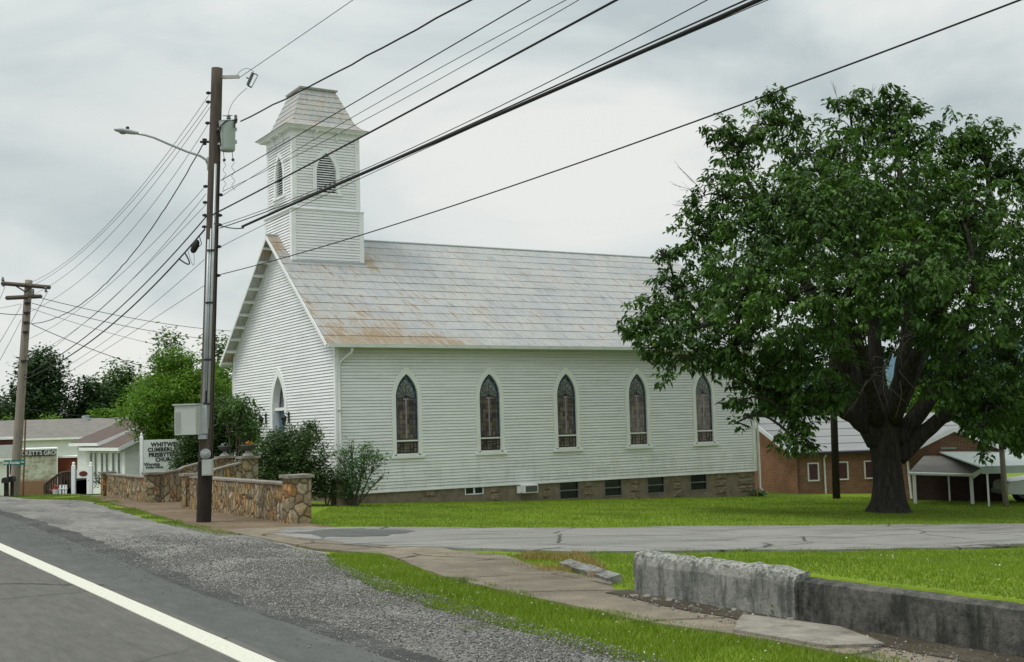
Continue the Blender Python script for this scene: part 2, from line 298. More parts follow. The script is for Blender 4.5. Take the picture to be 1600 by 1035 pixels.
# church metal roof with rust
def roof_mat(name):
    m, t, b = newmat(name, .5, .4); v = coords(t)
    sp = N(t, 'ShaderNodeSeparateXYZ'); t.links.new(v, sp.inputs[0])
    base = ramp(t, noise_n(t, .6, 4, .6, v).outputs[0], [(.3, (.36, .382, .40)), (.5, (.41, .422, .425)), (.7, (.46, .455, .435))])
    # stamped shingle relief: slanted strokes
    v2 = coords(t, (5.5, 5.5, 7)); w = N(t, 'ShaderNodeTexVoronoi', feature='DISTANCE_TO_EDGE'); w.inputs['Scale'].default_value = 1.1; t.links.new(v2, w.inputs['Vector'])
    def ma(a_, b_, op, c_=None):
        n = N(t, 'ShaderNodeMath', operation=op)
        for i, x in enumerate((a_, b_)):
            if isinstance(x, (int, float)): n.inputs[i].default_value = x
            else: t.links.new(x, n.inputs[i])
        return n.outputs[0]
    xs = ma(sp.outputs[0], ma(sp.outputs[2], .55, 'MULTIPLY'), 'ADD'); cbn_ = N(t, 'ShaderNodeCombineXYZ'); t.links.new(ma(xs, 13, 'MULTIPLY'), cbn_.inputs[0]); t.links.new(ma(sp.outputs[2], 2.6, 'MULTIPLY'), cbn_.inputs[2]); t.links.new(ma(sp.outputs[1], .2, 'MULTIPLY'), cbn_.inputs[1])
    st = noise_n(t, 1.0, 2, .5, cbn_.outputs[0])
    base = mix(t, ramp(t, w.outputs[0], [(0, (.5,)*3), (.06, (0, 0, 0))]), base, (.30, .305, .30))
    def rng(o, a, b_, inv=False):
        r = N(t, 'ShaderNodeMapRange'); r.inputs['From Min'].default_value = a; r.inputs['From Max'].default_value = b_; r.inputs['To Min'].default_value = 1 if inv else 0; r.inputs['To Max'].default_value = 0 if inv else 1; t.links.new(o, r.inputs[0]); return r.outputs[0]
    def mm(a, b_, op='MULTIPLY'):
        n = N(t, 'ShaderNodeMath', operation=op); n.use_clamp = True
        for i, x in enumerate((a, b_)):
            if isinstance(x, (int, float)): n.inputs[i].default_value = x
            else: t.links.new(x, n.inputs[i])
        return n.outputs[0]
    big = noise_n(t, .55, 5, .65, v).outputs[0]
    u_ = sp.outputs[0]; z_ = sp.outputs[2]
    m1 = mm(mm(rng(u_, 1.5, 5.5, True), rng(u_, -2, .8)), rng(z_, 4.7, 6.9, True))                       # low front corner
    m1 = mm(m1, mm(mm(rng(u_, 6.5, 4.5), rng(z_, 5.25, 4.9)), .35), 'ADD')
    m2 = mm(mm(rng(u_, .3, -.45), rng(z_, 7.6, 8.8)), 1.4)                                                        # rake beside tower
    m3 = mm(mm(rng(u_, 2.6, 2.9), rng(u_, 3.6, 3.0)), mm(rng(z_, 7.3, 7.9), rng(z_, 9.0, 8.2)))                                 # right of tower
    msk = mm(mm(m1, m2, 'ADD'), m3, 'ADD')
    gen = mm(ramp(t, big, [(.45, (0, 0, 0)), (.7, (.55, .55, .55))]), 1)
    st2 = noise_n(t, 1.7, 3, .6, v); stm_ = mix(t, .32, st.outputs[0], st2.outputs[0])
    base = mix(t, 1, base, ramp(t, stm_, [(.34, (.68, .67, .65)), (.44, (.95, .95, .94)), (.6, (1.10, 1.10, 1.10))]), 'MULTIPLY')
    msk = mm(mm(msk, .165), mm(gen, .10), 'ADD')
    f = mm(mm(stm_, msk, 'ADD'), .60, 'SUBTRACT'); f = mm(f, 12)
    rust = ramp(t, noise_n(t, 7, 6, .7, v).outputs[0], [(.3, (.09, .05, .03)), (.5, (.22, .115, .05)), (.7, (.36, .25, .13))])
    c = mix(t, f, base, rust); tan = mm(mm(mm(stm_, mm(msk, 1.3), 'ADD'), .57, 'SUBTRACT'), 9.0)
    c = mix(t, mm(tan, .6), mix(t, f, base, rust), (.36, .30, .21))
    t.links.new(c, b.inputs['Base Color']); b.inputs['Metallic'].default_value = .15
    bump(t, b, mix(t, .6, w.outputs[0], stm_), .8, .025)
    return m
roofm = roof_mat('painted_metal_shingle')
def mansard_mat():
    m, t, b = newmat('tower_metal_shingle', .5, .4); v = coords(t, (1, 1, 1))
    w = N(t, 'ShaderNodeTexVoronoi', feature='DISTANCE_TO_EDGE'); w.inputs['Scale'].default_value = 6; t.links.new(coords(t, (1, 1, .7)), w.inputs['Vector'])
    c = ramp(t, noise_n(t, 1.4, 5, .6, v).outputs[0], [(.3, (.36, .385, .40)), (.55, (.44, .445, .43)), (.75, (.50, .45, .36))])
    c = mix(t, ramp(t, w.outputs[0], [(0, (.6,)*3), (.08, (0, 0, 0))]), c, (.25, .25, .24))
    c = mix(t, ramp(t, noise_n(t, 3, 8, .75, v).outputs[0], [(.52, (0, 0, 0)), (.66, (.75,)*3)]), c, (.36, .24, .11))
    t.links.new(c, b.inputs['Base Color']); bump(t, b, w.outputs[0], .6, .02); return m
mansm = mansard_mat()
# stained glass
def stained():
    m, t, b = newmat('stained_glass', .16, .7); v = coords(t); sp = N(t, 'ShaderNodeSeparateXYZ'); t.links.new(v, sp.inputs[0])
    cb = N(t, 'ShaderNodeCombineXYZ'); t.links.new(sp.outputs[0], cb.inputs[0]); t.links.new(sp.outputs[2], cb.inputs[1])
    br = N(t, 'ShaderNodeTexBrick'); t.links.new(cb.outputs[0], br.inputs[0]); br.offset = .0; br.inputs['Scale'].default_value = 1
    br.inputs['Brick Width'].default_value = .125; br.inputs['Row Height'].default_value = .16; br.inputs['Mortar Size'].default_value = .006
    br.inputs['Color1'].default_value = (.185, .16, .165, 1); br.inputs['Color2'].default_value = (.055, .05, .05, 1); br.inputs['Mortar'].default_value = (.012, .012, .014, 1)
    n = noise_n(t, 4, 4, .7, v); tint = ramp(t, n.outputs[0], [(.35, (.8, .7, .9)), (.5, (1.0, .95, .8)), (.65, (1.3, 1.3, .8))])
    oi = N(t, 'ShaderNodeObjectInfo'); n.noise_dimensions = '4D'; wm = N(t, 'ShaderNodeMath', operation='MULTIPLY'); wm.inputs[1].default_value = 31; t.links.new(oi.outputs['Random'], wm.inputs[0]); t.links.new(wm.outputs[0], n.inputs['W'])
    cc_ = mix(t, 1, br.outputs[0], tint, 'MULTIPLY'); cc_ = mix(t, 1, cc_, ramp(t, oi.outputs['Random'], [(0, (.75, .78, .85)), (1, (1.3, 1.25, 1.2))]), 'MULTIPLY')
    t.links.new(cc_, b.inputs['Base Color']); bump(t, b, n.outputs[0], .2, .01); return m
sglass = stained()
blueglass = M('blue_border_glass', (.05, .085, .15), .25, .9, 9, spec=.5)
mauve = M('mauve_glass', (.33, .27, .33), .3, .2, 6, spec=.5)
fanglass = M('pale_fan_glass', (.19, .21, .21), .25, .6, 12, spec=.5)
lead = M('lead_came', (.015, .017, .02), .5, .2)

# ---------------------------------------------------------------- ground sheets
def rag(poly, step=.3, amp=.12, seed=0, freq=.9):
    outp = []; n = len(poly)
    for i in range(n):
        a = Vector(poly[i]); b = Vector(poly[(i+1) % n]); k = max(1, int((b-a).length/step))
        nrm = Vector((-(b-a).y, (b-a).x)).normalized()
        for j in range(k):
            p = a.lerp(b, j/k); w = noise.noise(Vector((p.x*freq, p.y*freq, seed)))+.5*noise.noise(Vector((p.x*freq*3.3, p.y*freq*3.3, seed+5)))
            outp.append(p+nrm*w*amp)
    return outp
def inside(pt, poly):
    x, y = pt; c = False; n = len(poly); j = n-1
    for i in range(n):
        if (poly[i][1] > y) != (poly[j][1] > y) and x < (poly[j][0]-poly[i][0])*(y-poly[i][1])/(poly[j][1]-poly[i][1])+poly[i][0]: c = not c
        j = i
    return c
def sheet(name, poly, off, m, res=.5, amp=.12, seed=0, step=.3, extra=None):
    bd = rag(poly, step, amp, seed); n = len(bd); pts = list(bd)
    xs = [p.x for p in bd]; ys = [p.y for p in bd]
    u = math.floor(min(xs)/res)*res
    while u < max(xs):
        v = math.floor(min(ys)/res)*res
        while v < max(ys):
            if inside((u, v), bd): pts.append(Vector((u, v)))
            v += res
        u += res
    vs, es, fs, *_ = delaunay_2d_cdt([Vector(p[:2]) for p in pts], [(i, (i+1) % n) for i in range(n)], [], 1, 1e-5)
    mb = MB(); V3 = []
    for p in vs:
        V3.append((p.x, p.y, gzuv(p.x, p.y)+off+(extra(p.x, p.y) if extra else 0)))
    mb.add(V3, [tuple(f) for f in fs]); k0 = len(mb.v)
    ed = {}
    for f in fs:
        for i in range(len(f)): e_ = (f[i], f[(i+1) % len(f)]); ed[tuple(sorted(e_))] = ed.get(tuple(sorted(e_)), 0)+1
    for (a_, b_), c_ in ed.items():
        if c_ == 1: k0 = len(mb.v); mb.v += [V3[a_], V3[b_], tuple(np.array(V3[b_])-[0, 0, .09]), tuple(np.array(V3[a_])-[0, 0, .09])]; mb.f.append((k0, k0+1, k0+2, k0+3))
    o = mb.build(name, m, loc=(C0[0], C0[1], 0), rz=YAW)
    return struct(o)
def gridlines(parts):
    o = []
    for a, b, s in parts:
        x = a
        while x < b-1e-6: o.append(x); x += s
    o.append(parts[-1][1]); return o
us = gridlines([(-400, -100, 50), (-100, -20, 10), (-20, -7.25, .75), (-7.25, 6, .25), (6, 34, 1), (34, 100, 6), (100, 800, 70)])
us = sorted(set([round(x, 3) for x in us]+[-7.03, -7.01])); vs_ = gridlines([(-300, -60, 20), (-60, -34, 2), (-34, -20, .25), (-20, 10, .75), (10, 60, 5), (60, 900, 60)])
gv = []; nv = len(vs_)
for u in us:
    for v in vs_: w = uv2w(u, v); gv.append((w[0], w[1], gzuv(u, v)))
gf = [(i*nv+j, (i+1)*nv+j, (i+1)*nv+j+1, i*nv+j+1) for i in range(len(us)-1) for j in range(nv-1)]
mb = MB(); mb.add(gv, gf); gobj = struct(mb.build('ground', lawnm, smooth=True)); gobj.location.z = -.02
if gobj.data.polygons[0].normal.z < 0: gobj.data.flip_normals()
sheet('gravel_lot', [(-11.7, -60), (-9.8, -60), (-9.85, -30), (-9.75, -26), (-9.45, -23), (-8.7, -20.1), (-8.1, -18.8), (-8.0, -15), (-8.35, -9.8), (-7.7, -2), (-7.3, 3), (-8.7, 5.6), (-9.2, 12), (-9.6, 60), (-11.7, 60)], .01, gravelm, .5, .16, 1)
# road: one long sheet falling with the ground, tarred shoulder strip and the edge line
sheet('road', [(-24, -80), (-12.08, -80), (-12.08, 80), (-24, 80)], .035, asphalt, 1.0, .0, 2, 1.0)
sheet('road_shoulder', [(-12.12, -60), (-11.25, -60), (-11.35, -22), (-11.1, -17), (-10.75, -3), (-10.7, 8), (-11.1, 60), (-12.12, 60)], .028, darkasph, .5, .05, 3, .2)
sheet('road_line', [(-12.40, -60), (-12.175, -60), (-12.175, 70), (-12.40, 70)], .042, linem, .5, .006, 4, .25)
sheet('dirt_walk', [(-8.2, -13), (-7.9, -10), (-7.5, -6), (-7.1, 0), (-6.7, 6), (-5.9, 6.5), (-5.9, .4), (-2.5, .4), (-2.5, -3.3), (-5.6, -3.3), (-5.7, -11), (-5.6, -13.2), (-6.1, -14), (-7.7, -14)], .012, dirtm, .5, .1, 5)
sheet('sidewalk', [(-7.9, -12.6), (-5.9, -12.6), (-5.7, -16.8), (-6.25, -19.7), (-6.0, -20.8), (-6.45, -22.5), (-6.7, -24.6), (-7.15, -25.4), (-7.1, -34), (-8.2, -34), (-8.2, -29), (-8.45, -27.5), (-8.2, -23), (-7.45, -19.6), (-8.0, -18)], .018, walkm, .4, .06, 6, .2)
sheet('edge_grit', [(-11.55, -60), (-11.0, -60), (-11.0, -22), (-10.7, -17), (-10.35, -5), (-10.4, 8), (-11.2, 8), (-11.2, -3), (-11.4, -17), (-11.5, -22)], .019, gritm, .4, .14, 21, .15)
sheet('driveway', [(-6.7, -13.1), (-3.6, -14.1), (2.5, -15.1), (10.5, -17.8), (22, -21.5), (45, -28), (45, -36), (20, -28), (4.3, -22.6), (-.9, -21.2), (-4.7, -20.9), (-6.1, -19.2), (-7.1, -17.7), (-7.5, -14.5)], .026, drivem, .5, .15, 7)
sheet('asphalt_patch', [(-7.2, -14.4), (-5.4, -14.1), (-4.9, -15.3), (-5.9, -16.2), (-7.1, -15.6)], .034, darkasph, .4, .35, 8, .15)
sheet('concrete_slab', [(-8.2, -28.6), (-7.45, -27.9), (-7.25, -29.0), (-7.65, -29.9), (-8.15, -29.7)], .045, capst, .3, .05, 9, .15)
sheet('soil_strip', [(-7.5, -25.6), (-7.1, -25.5), (-7.1, -40), (-7.75, -40), (-7.7, -30), (-7.62, -28)], .03, soilm, .3, .12, 31, .12)
sheet('far_street', [(-7, 11), (60, 11+8), (60, 24), (-7, 17)], .02, darkasph, 2, .1, 12)

bouncem = ground_mat('bounce_ground_grey', [(.22, .215, .20), (.30, .295, .275), (.38, .37, .345)], (.2, 2, 30), .3, .01)
sheet('bounce_ground', [(-110, -90), (-24.3, -90), (-24.3, 70), (-110, 70)], .03, bouncem, 4, 0, 13, 4)  # unseen pale ground across the road, added for neutral bounce on the facade
# grass
def blades(name, region, n, hgt, wid, m, dens=None, off=0.0):
    """region: polygon in uv"""
    xs = [p[0] for p in region]; ys = [p[1] for p in region]; P = []
    while len(P) < n:
        u = random.uniform(min(xs), max(xs)); v = random.uniform(min(ys), max(ys))
        if not inside((u, v), region): continue
        if dens and random.random() > dens(u, v): continue
        P.append((u, v))
    P = np.array(P); k = len(P)
    xy = C0[None]+P[:, :1]*U[None]+P[:, 1:]*V[None]; z = np.array([gzuv(a, b) for a, b in P])-.025+off
    th = RNG.uniform(0, 2*pi, k); h = hgt*RNG.uniform(.5, 1.35, k); w = wid*RNG.uniform(.6, 1.3, k); ln = RNG.normal(0, .45, (k, 2))*h[:, None]
    b0 = np.column_stack([xy[:, 0]-np.cos(th)*w/2, xy[:, 1]-np.sin(th)*w/2, z]); b1 = np.column_stack([xy[:, 0]+np.cos(th)*w/2, xy[:, 1]+np.sin(th)*w/2, z])
    tp = np.column_stack([xy[:, 0]+ln[:, 0], xy[:, 1]+ln[:, 1], z+h])
    vv = np.stack([b0, b1, tp], 1).reshape(-1, 3); ff = np.arange(3*k).reshape(-1, 3)
    return struct(npmesh(name, vv, ff, m), 'stuff')
def nz(u, v, s=.8, sd=0): return noise.noise(Vector((u*s, v*s, sd)))
blades('grass', [(-6.95, -25.8), (-6.95, -33), (-2, -35), (6, -30), (4.2, -22.8), (-.9, -21.4), (-4.7, -21.1), (-6.2, -20.9), (-6.6, -22.6)], 130000, .045, .014, grassbl)
blades('grass', [(-5.5, -10.8), (-5.6, -13.0), (-3.6, -13.9), (2.5, -14.9), (10.5, -17.6), (20, -20.8), (26, -14), (24, -4), (18.3, -.3), (0, -.3), (-1.5, -3), (-5, -9.5)], 130000, .045, .02, grassbl)
blades('grass', [(-9.75, -33), (-9.7, -26), (-9.35, -23), (-8.6, -20), (-8.05, -18.8), (-7.45, -19.3), (-8.25, -23), (-8.5, -27.5), (-8.2, -29), (-8.2, -33)], 60000, .06, .013, grassbl, lambda u, v: .35+1.3*max(0, nz(u, v, 1.3)+.4))
blades('grass', [(-10.3, -33), (-10.1, -26), (-9.8, -23), (-9.0, -20), (-8.3, -18.0), (-8.2, -19.2), (-9.4, -23), (-9.7, -26), (-9.7, -33)], 7000, .045, .012, weedbl, lambda u, v: max(0, nz(u, v, 1.8, 4)-.02)*2)
blades('grass', [(-6.95, -25.8), (-6.95, -33), (-2, -35), (6, -30), (4.2, -22.8), (-.9, -21.4), (-4.7, -21.1), (-6.2, -20.9), (-6.6, -22.6)], 16000, .05, .014, weedbl, lambda u, v: max(0, nz(u, v, .7, 14))*2)
blades('grass', [(-5.5, -10.8), (-5.6, -13.0), (-3.6, -13.9), (2.5, -14.9), (10.5, -17.6), (20, -20.8), (26, -14), (18.3, -.3), (0, -.3), (-1.5, -3)], 22000, .05, .022, weedbl, lambda u, v: max(0, nz(u, v, .6, 24))*2)
blades('grass', [(-8.45, -14.2), (-8.4, -9.8), (-7.75, -2), (-7.35, 3), (-8.7, 5.6), (-9.0, 11), (-6.3, 11), (-6.4, 3), (-7.1, -2), (-7.75, -8), (-7.9, -14)], 16000, .07, .018, weedbl, lambda u, v: max(0, .25+1.6*nz(u, v, .9, 3)))
blades('grass', [(-6.3, -20.7), (-4.7, -21.0), (-5.9, -23.5), (-6.9, -24.6), (-6.7, -22.3)], 2200, .10, .014, drybl, lambda u, v: max(0, .3+1.8*nz(u, v, 1.2, 9)))
blades('grass', [(-7.25, -25.6), (-7.6, -25.6), (-8.1, -28.3), (-8.2, -33), (-7.25, -33)], 2600, .055, .010, drybl, lambda u, v: max(0, nz(u, v, 2, 4)-.02)*2)
blades('grass', [(-7.25, -25.6), (-7.6, -25.6), (-7.9, -33), (-7.25, -33)], 900, .06, .012, weedbl, lambda u, v: max(0, nz(u, v, 2.4, 8)-.1)*2)
for bnd in ([(-6.9, -20.2), (-4.8, -20.6), (-.9, -20.9), (4.2, -22.3), (4.2, -22.9), (-.9, -21.5), (-4.7, -21.2), (-6.4, -20.9)], [(-5.3, -13.3), (-3.6, -13.9), (2.5, -14.9), (10.5, -17.6), (10.5, -18.2), (2.5, -15.5), (-3.6, -14.5)], [(-8.5, -22.9), (-8.05, -22.9), (-8.3, -27.5), (-8.0, -29), (-8.0, -32), (-8.4, -32), (-8.6, -27)]):
    blades('grass', bnd, 2600, .055, .012, weedbl, lambda u, v: max(0, nz(u, v, 1.6, 6)+.12)*2, .02)
# loose gravel stones
def stones(name, region, n, r0, r1, m, off=.012, dens=None):
    xs = [p[0] for p in region]; ys = [p[1] for p in region]; P = []
    while len(P) < n:
        u = random.uniform(min(xs), max(xs)); v = random.uniform(min(ys), max(ys))
        if inside((u, v), region) and (not dens or random.random() < dens(u, v)): P.append((u, v))
    P = np.array(P); k = len(P); xy = C0[None]+P[:, :1]*U[None]+P[:, 1:]*V[None]; z = np.array([gzuv(a, b) for a, b in P])+off
    o = np.array([[1, 0, 0], [0, 1, 0], [-1, 0, 0], [0, -1, 0], [0, 0, .7], [0, 0, -.7]], float)
    r = r0+(r1-r0)*RNG.random(k)**2.5; th = RNG.uniform(0, 2*pi, k); vs = o[None]*(1+RNG.normal(0, .25, (k, 6, 1)))*r[:, None, None]
    c, s = np.cos(th)[:, None], np.sin(th)[:, None]; x = vs[..., 0]*c-vs[..., 1]*s; y = vs[..., 0]*s+vs[..., 1]*c
    vv = np.stack([x+xy[:, :1], y+xy[:, 1:], vs[..., 2]+z[:, None]+r[:, None]*.25], -1).reshape(-1, 3)
    f = np.array([[0, 1, 4], [1, 2, 4], [2, 3, 4], [3, 0, 4], [1, 0, 5], [2, 1, 5], [3, 2, 5], [0, 3, 5]])
    ff = (f[None]+(np.arange(k)*6)[:, None, None]).reshape(-1, 3)
    return struct(npmesh(name, vv, ff, m), 'stuff')
stm, t_, b_ = newmat('gravel_stone', .9, .2)
g_ = N(t_, 'ShaderNodeNewGeometry'); t_.links.new(ramp(t_, g_.outputs['Random Per Island'], [(0, (.09, .09, .085)), (.45, (.16, .158, .148)), (.85, (.24, .235, .22)), (1, (.44, .435, .41))]), b_.inputs['Base Color'])
GR = [(-11.4, -31), (-9.7, -31), (-9.3, -26), (-8.9, -22), (-8.2, -18.8), (-8.1, -14), (-8.5, -9), (-10.7, -8), (-11.1, -17)]
stones('gravel', GR, 62000, .004, .016, stm, dens=lambda u, v: sm((-v-11)/9)**1.3 * (.25+1.3*max(0, nz(u, v, .8, 2)+.25)))
stones('clover_flowers', [(-9.7, -33), (-9.6, -26), (-9.3, -23), (-8.5, -20), (-8.2, -23), (-8.4, -27.5), (-8.2, -33)], 110, .006, .012, M('clover_white', (.62, .63, .57), .8, .1), .055)
stones('clover_flowers', [(-6.6, -26), (-6.6, -33), (-2, -35), (6, -30), (4.2, -23)], 80, .007, .014, MATS['clover_white'], .045)
stones('gravel', [(-11.95, -31), (-11.2, -31), (-11.1, -17), (-10.7, -8), (-11.9, -8)], 1500, .004, .012, stm, .035, lambda u, v: sm((u+12)/.9)**2)
stones('gravel', [(-7.25, -25.8), (-7.55, -25.9), (-7.9, -28), (-8.1, -31), (-7.25, -31)], 900, .006, .022, stm, .02)

# ---------------------------------------------------------------- church
ch = thing('church', 'white clapboard church with square bell tower and rusty metal roof', 'church', (C0[0], C0[1], 0), YAW)
Wd, Ln = 10.41, 18.14; ZB = -.13; OV, OG = .40, .45
ZE, ZR = 4.74, 9.15; SL = (ZR-ZE)/(Wd/2+OV)
BH = .105
def subtract(iv, holes):
    segs = [iv]
    for h in holes:
        new = []
        for a, b in segs:
            if h[1] <= a or h[0] >= b: new.append((a, b)); continue
            if h[0] > a: new.append((a, h[0]))
            if h[1] < b: new.append((h[1], b))
        segs = new
    return [s for s in segs if s[1]-s[0] > .01]
def clap(mb, fr, z0, z1, ext, holes=(), bh=BH):
    z = z0; k = 0
    while z < z1-1e-4:
        zt = min(z+bh, z1); a0, b0 = ext(z); a1, b1 = ext(zt); jig = .0035*nz(k*3.1, 0, 1, 7)
        hs = [h for h in (hf((z+zt)/2) for hf in holes) if h]
        for a, b in subtract((max(a0, a0), b0), hs):
            A1 = a1 if a == a0 else a; B1 = b1 if b == b0 else b
            if B1 < A1: A1 = B1 = (A1+B1)/2
            lo = .030+jig
            # board edge rises and dips slightly along its length
            npc = max(1, int((b-a)/1.5)); P = [a+(b-a)*i/npc for i in range(npc+1)]; P1 = [A1+(B1-A1)*i/npc for i in range(npc+1)]
            wob = [0.004*noise.noise(Vector((p*.6, k*1.7, 3))) for p in P]
            for i in range(npc):
                g = .0145
                mb.quad(fr(P[i], z+wob[i], lo), fr(P[i+1], z+wob[i+1], lo), fr(P1[i+1], zt-g, .004), fr(P1[i], zt-g, .004))
                mb.quad(fr(P1[i], zt-g, .004), fr(P1[i+1], zt-g, .004), fr(P1[i+1], zt+.001, -.019), fr(P1[i], zt+.001, -.019))
                mb.quad(fr(P[i], z+wob[i], lo), fr(P[i], z+.001, -.019), fr(P[i+1], z+.001, -.019), fr(P[i+1], z+wob[i+1], lo))
        z = zt; k += 1
def arch_pts(a, zb, zs, zt, n=10):
    h = zt-zs; R = (a*a+h*h)/(2*a); tm = math.acos((R-a)/R); L_ = [(-a, zb)]
    for i in range(n+1):
        th = tm*i/n; L_.append((-a+R-R*cos(th), zs+R*sin(th)))
    return L_+[(-x, z) for x, z in L_[:-1][::-1]]
def arch_half(a, zb, zs, zt):
    h = zt-zs; R = (a*a+h*h)/(2*a)
    def f(z):
        if z < zb or z > zt: return None
        if z < zs: return a
        s = (z-zs)/R; return max(0, a-R+R*sqrt(max(0, 1-s*s)))
    return f
def frY(s, z, n): return (s, -n, z)
def band(mb, outer, inner, n0, n1, fr=frY, closed=False):
    k = len(outer)
    for i in range(k if closed else k-1):
        j = (i+1) % k; o0, o1, i0, i1 = outer[i], outer[j], inner[i], inner[j]
        mb.quad(fr(*o0, n1), fr(*o1, n1), fr(*i1, n1), fr(*i0, n1)); mb.quad(fr(*o0, n0), fr(*o1, n0), fr(*o1, n1), fr(*o0, n1)); mb.quad(fr(*i0, n0), fr(*i1, n0), fr(*i1, n1), fr(*i0, n1))
def fill(mb, pts, n, fr=frY): mb.add([fr(x, z, n) for x, z in pts], [tuple(range(len(pts)))])
WU = [2.56+3.2483*k for k in range(5)]
A_IN = arch_pts(.415, 1.09, 2.98, 3.785); A_OUT = arch_pts(.565, 1.02, 2.98, 4.03)
hf = arch_half(.5, 1.0, 2.98, 3.92)
holes = [(lambda z, c=c: ((c-hf(z), c+hf(z)) if hf(z) else None)) for c in WU]
BW = [(4.752, 5.50, -.42, -.15), (8.66, 9.53, -.80, -.15), (10.65, 11.48, -.80, -.15), (12.65, 13.50, -.80, -.15), (14.74, 15.6, -.79, -.15)]
mb = MB(); clap(mb, lambda s, z, n: (s, -n, z), ZB, 4.93, lambda z: (0, Ln), holes); mb.build('wall', siding, ch)
hw = Wd/2
def gext(z): return (0, Wd) if z < 5.02 else (((z-5.02)/SL), Wd-(z-5.02)/SL)
DC = 5.30; dhf = arch_half(.72, -.4, 2.75, 4.15)
dh = lambda z: ((DC-dhf(z), DC+dhf(z)) if dhf(z) else None)
mb = MB(); clap(mb, lambda s, z, n: (-n, s, z), ZB, 5.02+SL*hw-.12, gext, [dh]); mb.build('wall', siding, ch)
mb = MB(); clap(mb, lambda s, z, n: (s, Wd+n, z), ZB, 4.93, lambda z: (0, Ln)); mb.build('wall', siding, ch)
mb = MB(); clap(mb, lambda s, z, n: (Ln+n, s, z), ZB, 5.02+SL*hw-.12, gext); mb.build('wall', siding, ch)
# corner boards, frieze, water table
for x in (0, Ln):
    for y in (0, Wd):
        mb = MB(); sx = -1 if x == 0 else 1; sy = -1 if y == 0 else 1
        mb.box(x-.035 if sx < 0 else x-.12, x+.12 if sx < 0 else x+.035, min(y, y+sy*.038), max(y, y+sy*.038), ZB-.03, 4.95)
        mb.box(min(x, x+sx*.032), max(x, x+sx*.032), y+.001 if sy < 0 else y-.12, y+.12 if sy < 0 else y-.001, ZB-.028, 5.0)
        mb.build('corner_trim', trimp, ch)
mb = MB(); mb.box(.121, Ln-.121, -.034, 0, 4.72, 4.97); mb.box(.13, Ln-.13, -.036, -.002, ZB-.04, ZB+.0)
mb.build('frieze_board', trimp, ch)
for s in (1, -1):
    mb = MB()
    y0 = 0 if s > 0 else Wd
    mb.add([(-.036, y0, 4.85), (-.036, y0, 5.05), (-.036, hw, 5.05+SL*hw), (-.036, hw, 4.85+SL*hw), (0, y0, 4.85), (0, y0, 5.05), (0, hw, 5.05+SL*hw), (0, hw, 4.85+SL*hw)], [(0, 1, 2, 3), (0, 3, 7, 4), (1, 5, 6, 2), (0, 4, 5, 1)])
    mb.build('rake_trim', trimp, ch)
# foundation
mb = MB(); fy = .05
cuts = sorted([(a, b, z0, z1) for a, b, z0, z1 in BW]+[(6.98, 7.56, -.47, -.17)])
x = .05
for a, b, z0, z1 in cuts:
    mb.box(x, a, fy, fy+.3, -2.0, ZB+.02); mb.box(a, b, fy, fy+.3, -2.0, z0); mb.box(a, b, fy, fy+.3, z1, ZB+.02); x = b
mb.box(x, Ln-.05, fy, fy+.3, -2.0, ZB+.02)
mb.box(.05, .35, fy+.3, Wd-.05, -1.6, ZB+.02); mb.box(Ln-.35, Ln-.05, fy+.3, Wd-.05, -2.4, ZB+.02); mb.box(.35, Ln-.35, Wd-.35, Wd-.05, -2.2, ZB+.02)
fo = mb.build('foundation', found, ch)
for c, w in ((3.4, .5), (5.95, .42), (8.1, .3), (9.95, .34), (12.05, .42), (14.1, .42), (16.3, .6), (17.6, .8)):
    for zz in (ZB-.28, ZB-.56, ZB-.84):
        if zz < -1.2+.0 or zz+.0 < gzuv(c, 0)-.1: continue
        n_ = 6; mb = MB(); g = [[None]*(n_+1) for _ in range(n_+1)]; base = len(mb.v)
        for i in range(n_+1):
            for j in range(n_+1):
                edge = i in (0, n_) or j in (0, n_); px_ = c-w/2+w*i/n_+.02*nz(i, zz*7, 1, c); pz = zz+.26*j/n_
                mb.v.append((px_, fy-(0.0 if edge else .03+.05*max(0, nz(i*1.3, j*1.3, 1, c+zz))+.02*random.random()), pz))
        for i in range(n_):
            for j in range(n_): mb.f.append((base+i*(n_+1)+j, base+(i+1)*(n_+1)+j, base+(i+1)*(n_+1)+j+1, base+i*(n_+1)+j+1))
        mb.build('rock_face_stone', roughstone, fo)
for i, (a, b, z0, z1) in enumerate(BW):
    w_ = b-a; mb = MB(); q = trimp if i == 0 else found
    mb.box(0, w_, 0, .06, z0, z0+.035); mb.box(0, w_, 0, .06, z1-.03, z1); mb.box(0, .035, 0, .06, z0+.036, z1-.031); mb.box(w_-.035, w_, 0, .06, z0+.036, z1-.031)
    if i == 0: mb.box(w_*.5-.03, w_*.5+.03, .01, .05, z0+.036, z1-.031)
    else: mb.box(.036, w_-.036, .01, .05, (z0+z1)/2-.02, (z0+z1)/2+.02)
    fw = mb.build('basement_window', M('grey_window_frame', (.20, .205, .19), .7, .1) if i else trimp, ch, loc=(a, fy-.02, 0))
    mb = MB(); mb.box(.036, w_-.036, .08, .10, z0+.036, z1-.031); mb.build('pane', glassd, fw)
    if i == 4 or i == 2: pass
